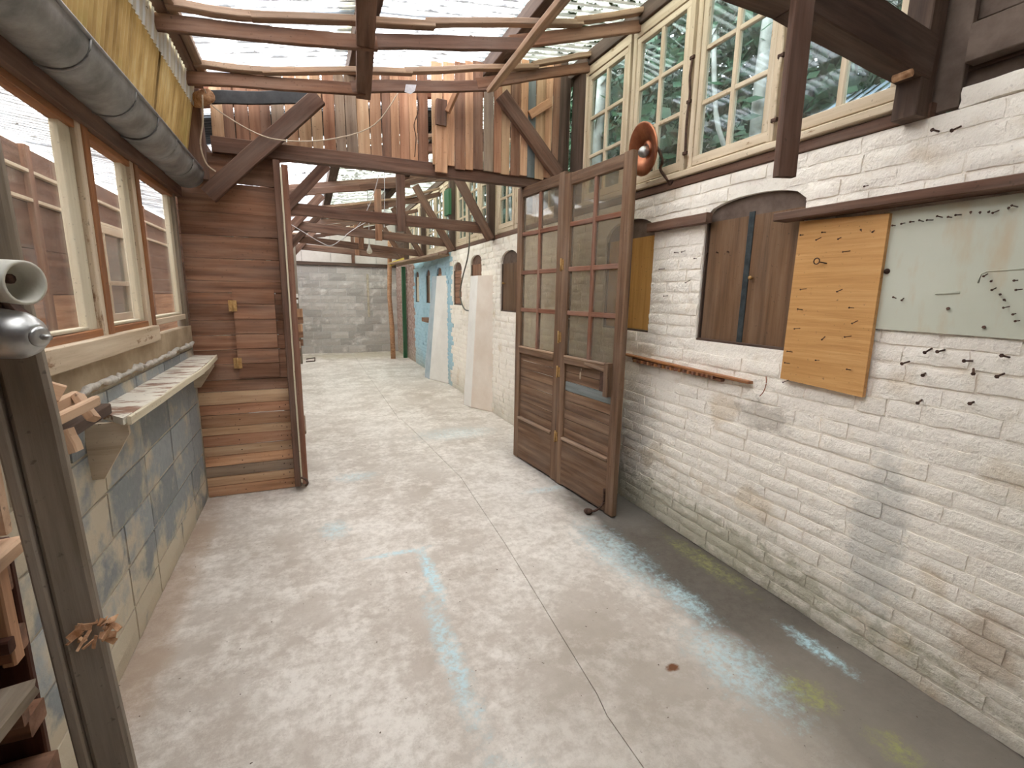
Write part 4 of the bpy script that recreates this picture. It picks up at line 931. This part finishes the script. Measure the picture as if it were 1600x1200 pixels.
# cables and cords
tag(tube('hanging_cable', spline([(2.2, 6.9, 3.1), (2.19, 6.8, 2.3), (2.18, 7.1, 1.85), (2.17, 7.2, 1.6), (2.17, 6.98, 1.39), (2.18, 6.6, 1.38), (2.19, 6.45, 1.45)]), .010, 'cable', n=6), 'dark cable hanging in a loop in front of the near buttress', 'cable')
for nm, pts, r_, m_, lb, ct in (
    ('slack_cord', [at(320, 140, 1, 3.83), at(335, 168, 1, 3.95), at(400, 208, 1, 3.98), at(450, 220, 1, 3.97), at(520, 217, 1, 3.99), at(585, 195, 1, 4.03), at(625, 140, 1, 4.0)], .004, 'cord', 'thin cord sagging across the plank gable from the round pole end', 'cord'),
    ('cord', [at(316, 148, 1, 3.84), at(317, 190, 1, 3.9), at(313, 225, 1, 3.95), at(322, 255, 1, 3.98), at(337, 268, 1, 3.98)], .005, 'cord', 'pale cord hanging down beside the corner post above the gutter', 'cord'),
    ('dangling_wire', [at(652, 150, 1, 4.04), at(654, 172, 1, 4.04), at(647, 195, 1, 4.03), at(650, 215, 1, 4.04), at(648, 245, 1, 4.03)], .004, 'iron', 'twisted dark wire dangling down the gable planks', 'wire'),
    ('far_wire', [at(592, 273, 1, 6.5), at(585, 300, 1, 6.7), at(575, 325, 1, 7.2), at(560, 352, 1, 7.7), at(535, 375, 1, 9)], .005, 'paper', 'pale wire looping down from the second truss', 'wire'),
    ('far_wire', [at(600, 273, 1, 6.5)+Vector((0, 0, .35)), at(601, 300, 1, 6.5), at(600, 350, 1, 6.5), at(602, 354, 1, 6.5)], .004, 'paper', 'straight pale wire hanging beside the split hanger', 'wire'),
    ('far_wire', [at(442, 343, 1, 7.2), at(470, 360, 1, 7.3), at(500, 378, 1, 7.4), at(520, 383, 1, 7.5), at(550, 360, 1, 7.6), at(585, 340, 1, 7.7)], .005, 'paper', 'slack pale wire strung between the far trusses', 'wire'),
    ('wire_bundle', [at(452, 375, 1, 6), at(447, 395, 1, 6), at(455, 410, 1, 6), at(446, 420, 1, 6), at(456, 438, 1, 6), at(458, 458, 1, 6)], .008, 'paper', 'tangle of pale wire hanging beside the folded door', 'wire')):
    tag(tube(nm, spline(pts, 5), r_, m_, n=6), lb, ct)
hb = thing('hanging_bulb', (1.06, 9, 2.3), 'bare light bulb hanging on a cord in front of the block wall', 'lamp')
c = at(577, 388, 1, 9.0); tube('cord', [Vector((1.05, 9.0, 3.5)), c+Vector((.01, 0, .5)), c], .006, 'paper', hb, 6); lathe('bulb', [(-.06, .016), (-.03, .02), (0, .03), (.04, .05), (.08, .045), (.10, .001)], c, (0, 0, -1), 'bulb', hb, 12)

# ================================================================== LEFT FOREGROUND
fp = thing('foreground_post', (-.42, 1.02, 0), 'weathered grey timber post standing at the left edge in front', 'post')
a, b = at(146, 1050, 1, 1.0), at(12, 470, 1, 1.0); dvec = (b-a)/(b.z-a.z)
q0, q1 = a+dvec*(0-a.z), a+dvec*(2.3-a.z)
board('post', q0, q1, .055, .03, 'grey', fp, up=(1, .15, 0), segs=10, jit=.003, bev=.008)
board('side_strip', q0+Vector((-.036, -.012, 0)), q1+Vector((-.036, -.012, 0)), .016, .03, 'grey', fp, up=(1, .15, 0), segs=8, jit=.003)
# insulator-like fittings
pv = thing('pipe_stub', (-.45, .95, 1.6), 'open-ended white plastic pipe stub fixed to the foreground post', 'pipe')
c = at(40, 442, 1, .90); axp = Vector((.75, -.35, -.05)).normalized(); r_ = .031
lathe('pipe', [(-.16, r_*.8), (-.13, r_*.86), (-.06, r_*.95), (-.01, r_), (0, r_), (0, r_*.86), (-.03, r_*.82), (-.06, r_*.5), (-.06, .001)], c, axp, 'pvc', pv, 24)
tube('core', [c+axp*-.062+Vector((0, 0, .004)), c+axp*-.02+Vector((0, 0, .004))], .007, 'iron', pv, 8)
st = thing('metal_cap', (-.45, .95, 1.5), 'rounded steel cap with a centre screw below the pipe stub', 'fitting')
c = at(36, 524, 1, .90)
lathe('cap', [(-.16, .026), (-.09, .031), (-.03, .036), (-.004, .034), (.01, .028), (.020, .018), (.023, .014)], c, axp, 'steel', st, 24)
lathe('collar', [(.02, .014), (.026, .015), (.028, .010), (.029, .006)], c, axp, 'steel', st, 16); tube('screw', [c+axp*.026, c+axp*.040], [.0045, .004], 'steel', st, 8)
tag(board('dark_bracket', at(0, 480, 1, .98), at(22, 470, 1, .98), .05, .04, 'iron'), 'dark iron bracket between the pipe stub and the metal cap', 'bracket')
# wooden rack left of the post
rc = thing('wooden_rack', (-.62, .9, 0), 'rough open wooden rack with splintered shelf ends left of the foreground post', 'rack')
abox('back_panel', (-.799, .3, 0), (-.785, 1.3, 1.13), 'darkredwall', rc)
for i, (pa, pb_) in enumerate(((( -20, 905), (36, 838)), ((-20, 1170), (50, 1068)))):
    zz = (1.165, .925)[i]
    e0 = at(pb_[0], pb_[1], 2, zz); 
    o = board('shelf_board', (e0.x-.10, .35, zz-.012), (e0.x-.075, e0.y-.01, zz-.012), .16, .028, 'ply2' if i == 0 else 'grey', rc, up=(1, 0, 0), segs=6, jit=.004, cut=.03)
abox('end_panel', (-.79, 1.06, 0), (-.515, 1.075, 1.16), 'darkredwall', rc, axis=2)  # added dark panel standing in for shade inside the rack
for q, (z0_, z1_) in enumerate(((1.07, 1.12), (.955, 1.0), (.80, .84), (.66, .72))): abox('packing_block', (-.60, 1.0, z0_), (-.515+.006*q, 1.055, z1_), 'reclaimed', rc)
abox('side_board', (-.56, 1.03, 1.18), (-.50, 1.05, 1.40), 'ply2', rc, axis=0)
abox('side_board', (-.78, 1.03, 1.18), (-.565, 1.05, 1.45), 'ply2', rc, axis=0)
abox('cross_rail', (-.78, .98, .84), (-.50, 1.0, .905), 'reclaimed', rc); abox('cross_rail', (-.78, .98, .985), (-.50, 1.0, 1.01), 'darkredwall', rc)
abox('cross_rail', (-.78, .98, .60), (-.50, 1.0, .68), 'reclaimed', rc)
for yy in (.3, 1.22): abox('corner_post', (-.79, yy, 0), (-.74, yy+.05, 1.2), 'reclaimed', rc)
abox('strip', (-.525, 1.0, .95), (-.505, 1.03, 1.16), 'pale', rc)
abox('low_shelf', (-.78, .35, .45), (-.52, 1.02, .475), 'darkredwall', rc)
# shavings caught on the post
sh = thing('wood_shaving', (-.4, .95, .95), 'tuft of splintered wood and leaf litter caught on the foreground post', 'splinters')
c = at(140, 990, 1, .972); rr = random.Random(5)
for i in range(22):
    d = Vector((rr.uniform(-1, 1), rr.uniform(-1, .3), rr.uniform(-1, 1))).normalized(); L_ = rr.uniform(.008, .028); o_ = c+Vector((rr.uniform(-.02, .03), rr.uniform(-.01, .02), rr.uniform(-.012, .012)))
    board('splinter', o_, o_+d*L_, rr.uniform(.004, .016), .002, 'chip', sh, up=(rr.random(), rr.random(), rr.random()+.1), jit=.001, segs=2, bev=.0004)
# wooden clamp frame on the wall by the shelf
wc = thing('wooden_clamp', (-.66, 1.7, 1.2), 'small pinkish wooden clamp frame with two rails beside the shelf end', 'clamp')
X_ = -.64
def K(px, py, x=X_): return at(px, py, 0, x)
board('rail', K(66, 668, -.62), K(150, 626, -.62), .030, .020, 'ply2', wc, jit=.001); board('rail', K(62, 650, -.70), K(118, 622, -.70), .045, .02, 'ply2', wc, jit=.001)
board('arm', K(120, 618, -.68), K(146, 655, -.63), .035, .025, 'ply2', wc, up=(0, 1, 0)); board('arm', K(60, 606, -.72), K(96, 616, -.68), .05, .03, 'ply2', wc)
board('leg', K(100, 672, -.66), K(118, 706, -.64), .045, .03, 'ply2', wc, up=(0, 1, 0))
board('base', K(62, 690, -.74), K(150, 640, -.74), .04, .09, 'darkwood', wc, jit=.001)
tube('spike', [at(36, 641, 0, -.60), at(84, 619, 0, -.66)], .0035, 'iron', wc, 6)

# ================================================================== OUTSIDE
# old sheet roof leaning outside the near clerestory windows
orf = thing('outside_sheet', (2.9, 1.6, 2.5), 'grey corrugated sheets lying outside behind the near clerestory windows', 'sheet')
corr('corrugated_sheet', (2.50, 2.40), (3.3, 2.92), .4, 2.3, 'roofclear', orf, .076, .009); abox('support', (2.9, .45, -.1), (2.98, .53, 2.62), 'grey', orf); abox('support', (2.9, 2.15, -.1), (2.98, 2.23, 2.62), 'grey', orf)
def tree(x, y, h, lab, lean):
    t = thing('tree', (x, y, -.12), lab, 'tree', 'trees outside the clerestory')
    tube('trunk', spline([(x, y, -.15), (x+lean*.3, y, h*.35), (x+lean, y+.1, h*.7), (x+lean*1.2, y, h)]), .055, 'bark', t, 8)
    tube('branch', spline([(x+lean*.5, y, h*.5), (x+lean*.5-.1, y+.35, h*.62), (x+lean*.5, y+.6, h*.8)]), .022, 'bark', t, 6)
    rnd = random.Random(int(x*100+y*10)); vs = []; fs = []
    for i in range(3600):
        c = Vector((x+.5+rnd.gauss(0, .36), y+rnd.uniform(-1.3, 1.3), rnd.uniform(1.9, h+.4)))
        if c.x < x-.1: c.x = x+rnd.uniform(.05, .7)
        a = Vector((rnd.gauss(0, 1), rnd.gauss(0, 1), rnd.gauss(0, 1))).normalized(); b = a.orthogonal().normalized(); s_ = rnd.uniform(.04, .10)*(3.0 if h > 6 else 1.15)
        n0 = len(vs); vs += [c-a*s_, c+b*s_*.55, c+a*s_, c-b*s_*.55]; fs.append((n0, n0+1, n0+2, n0+3))
    o = mobj('foliage', vs, fs, 'leaf', t); o['kind'] = 'stuff'
tree(3.05, 4.75, 4.6, 'pale-stemmed tree outside the window nearest the gable', .0)
tree(3.25, 2.9, 4.8, 'dark leafy tree outside the middle near windows', .1)
tree(3.3, 1.0, 4.6, 'leafy tree outside the window behind the hanging board', .1)
tree(3.2, 7.2, 4.6, 'leafy tree outside the windows past the gable', .1)
tree(3.3, 9.9, 4.6, 'leafy tree outside the far clerestory windows', .1)
tree(3.3, 12.4, 4.6, 'leafy tree outside the farthest clerestory windows', .1)
for k, (x, y) in enumerate(((5.2, .8), (5.4, 3.2), (5.3, 5.6), (5.4, 8.0), (5.3, 10.4), (5.4, 12.8))):
    tree(x, y, 8.0, ['tall', 'broad', 'bushy', 'dense', 'spreading', 'farthest'][k]+' background tree standing behind the nearer foliage', .1)
bpy.context.view_layer.update()
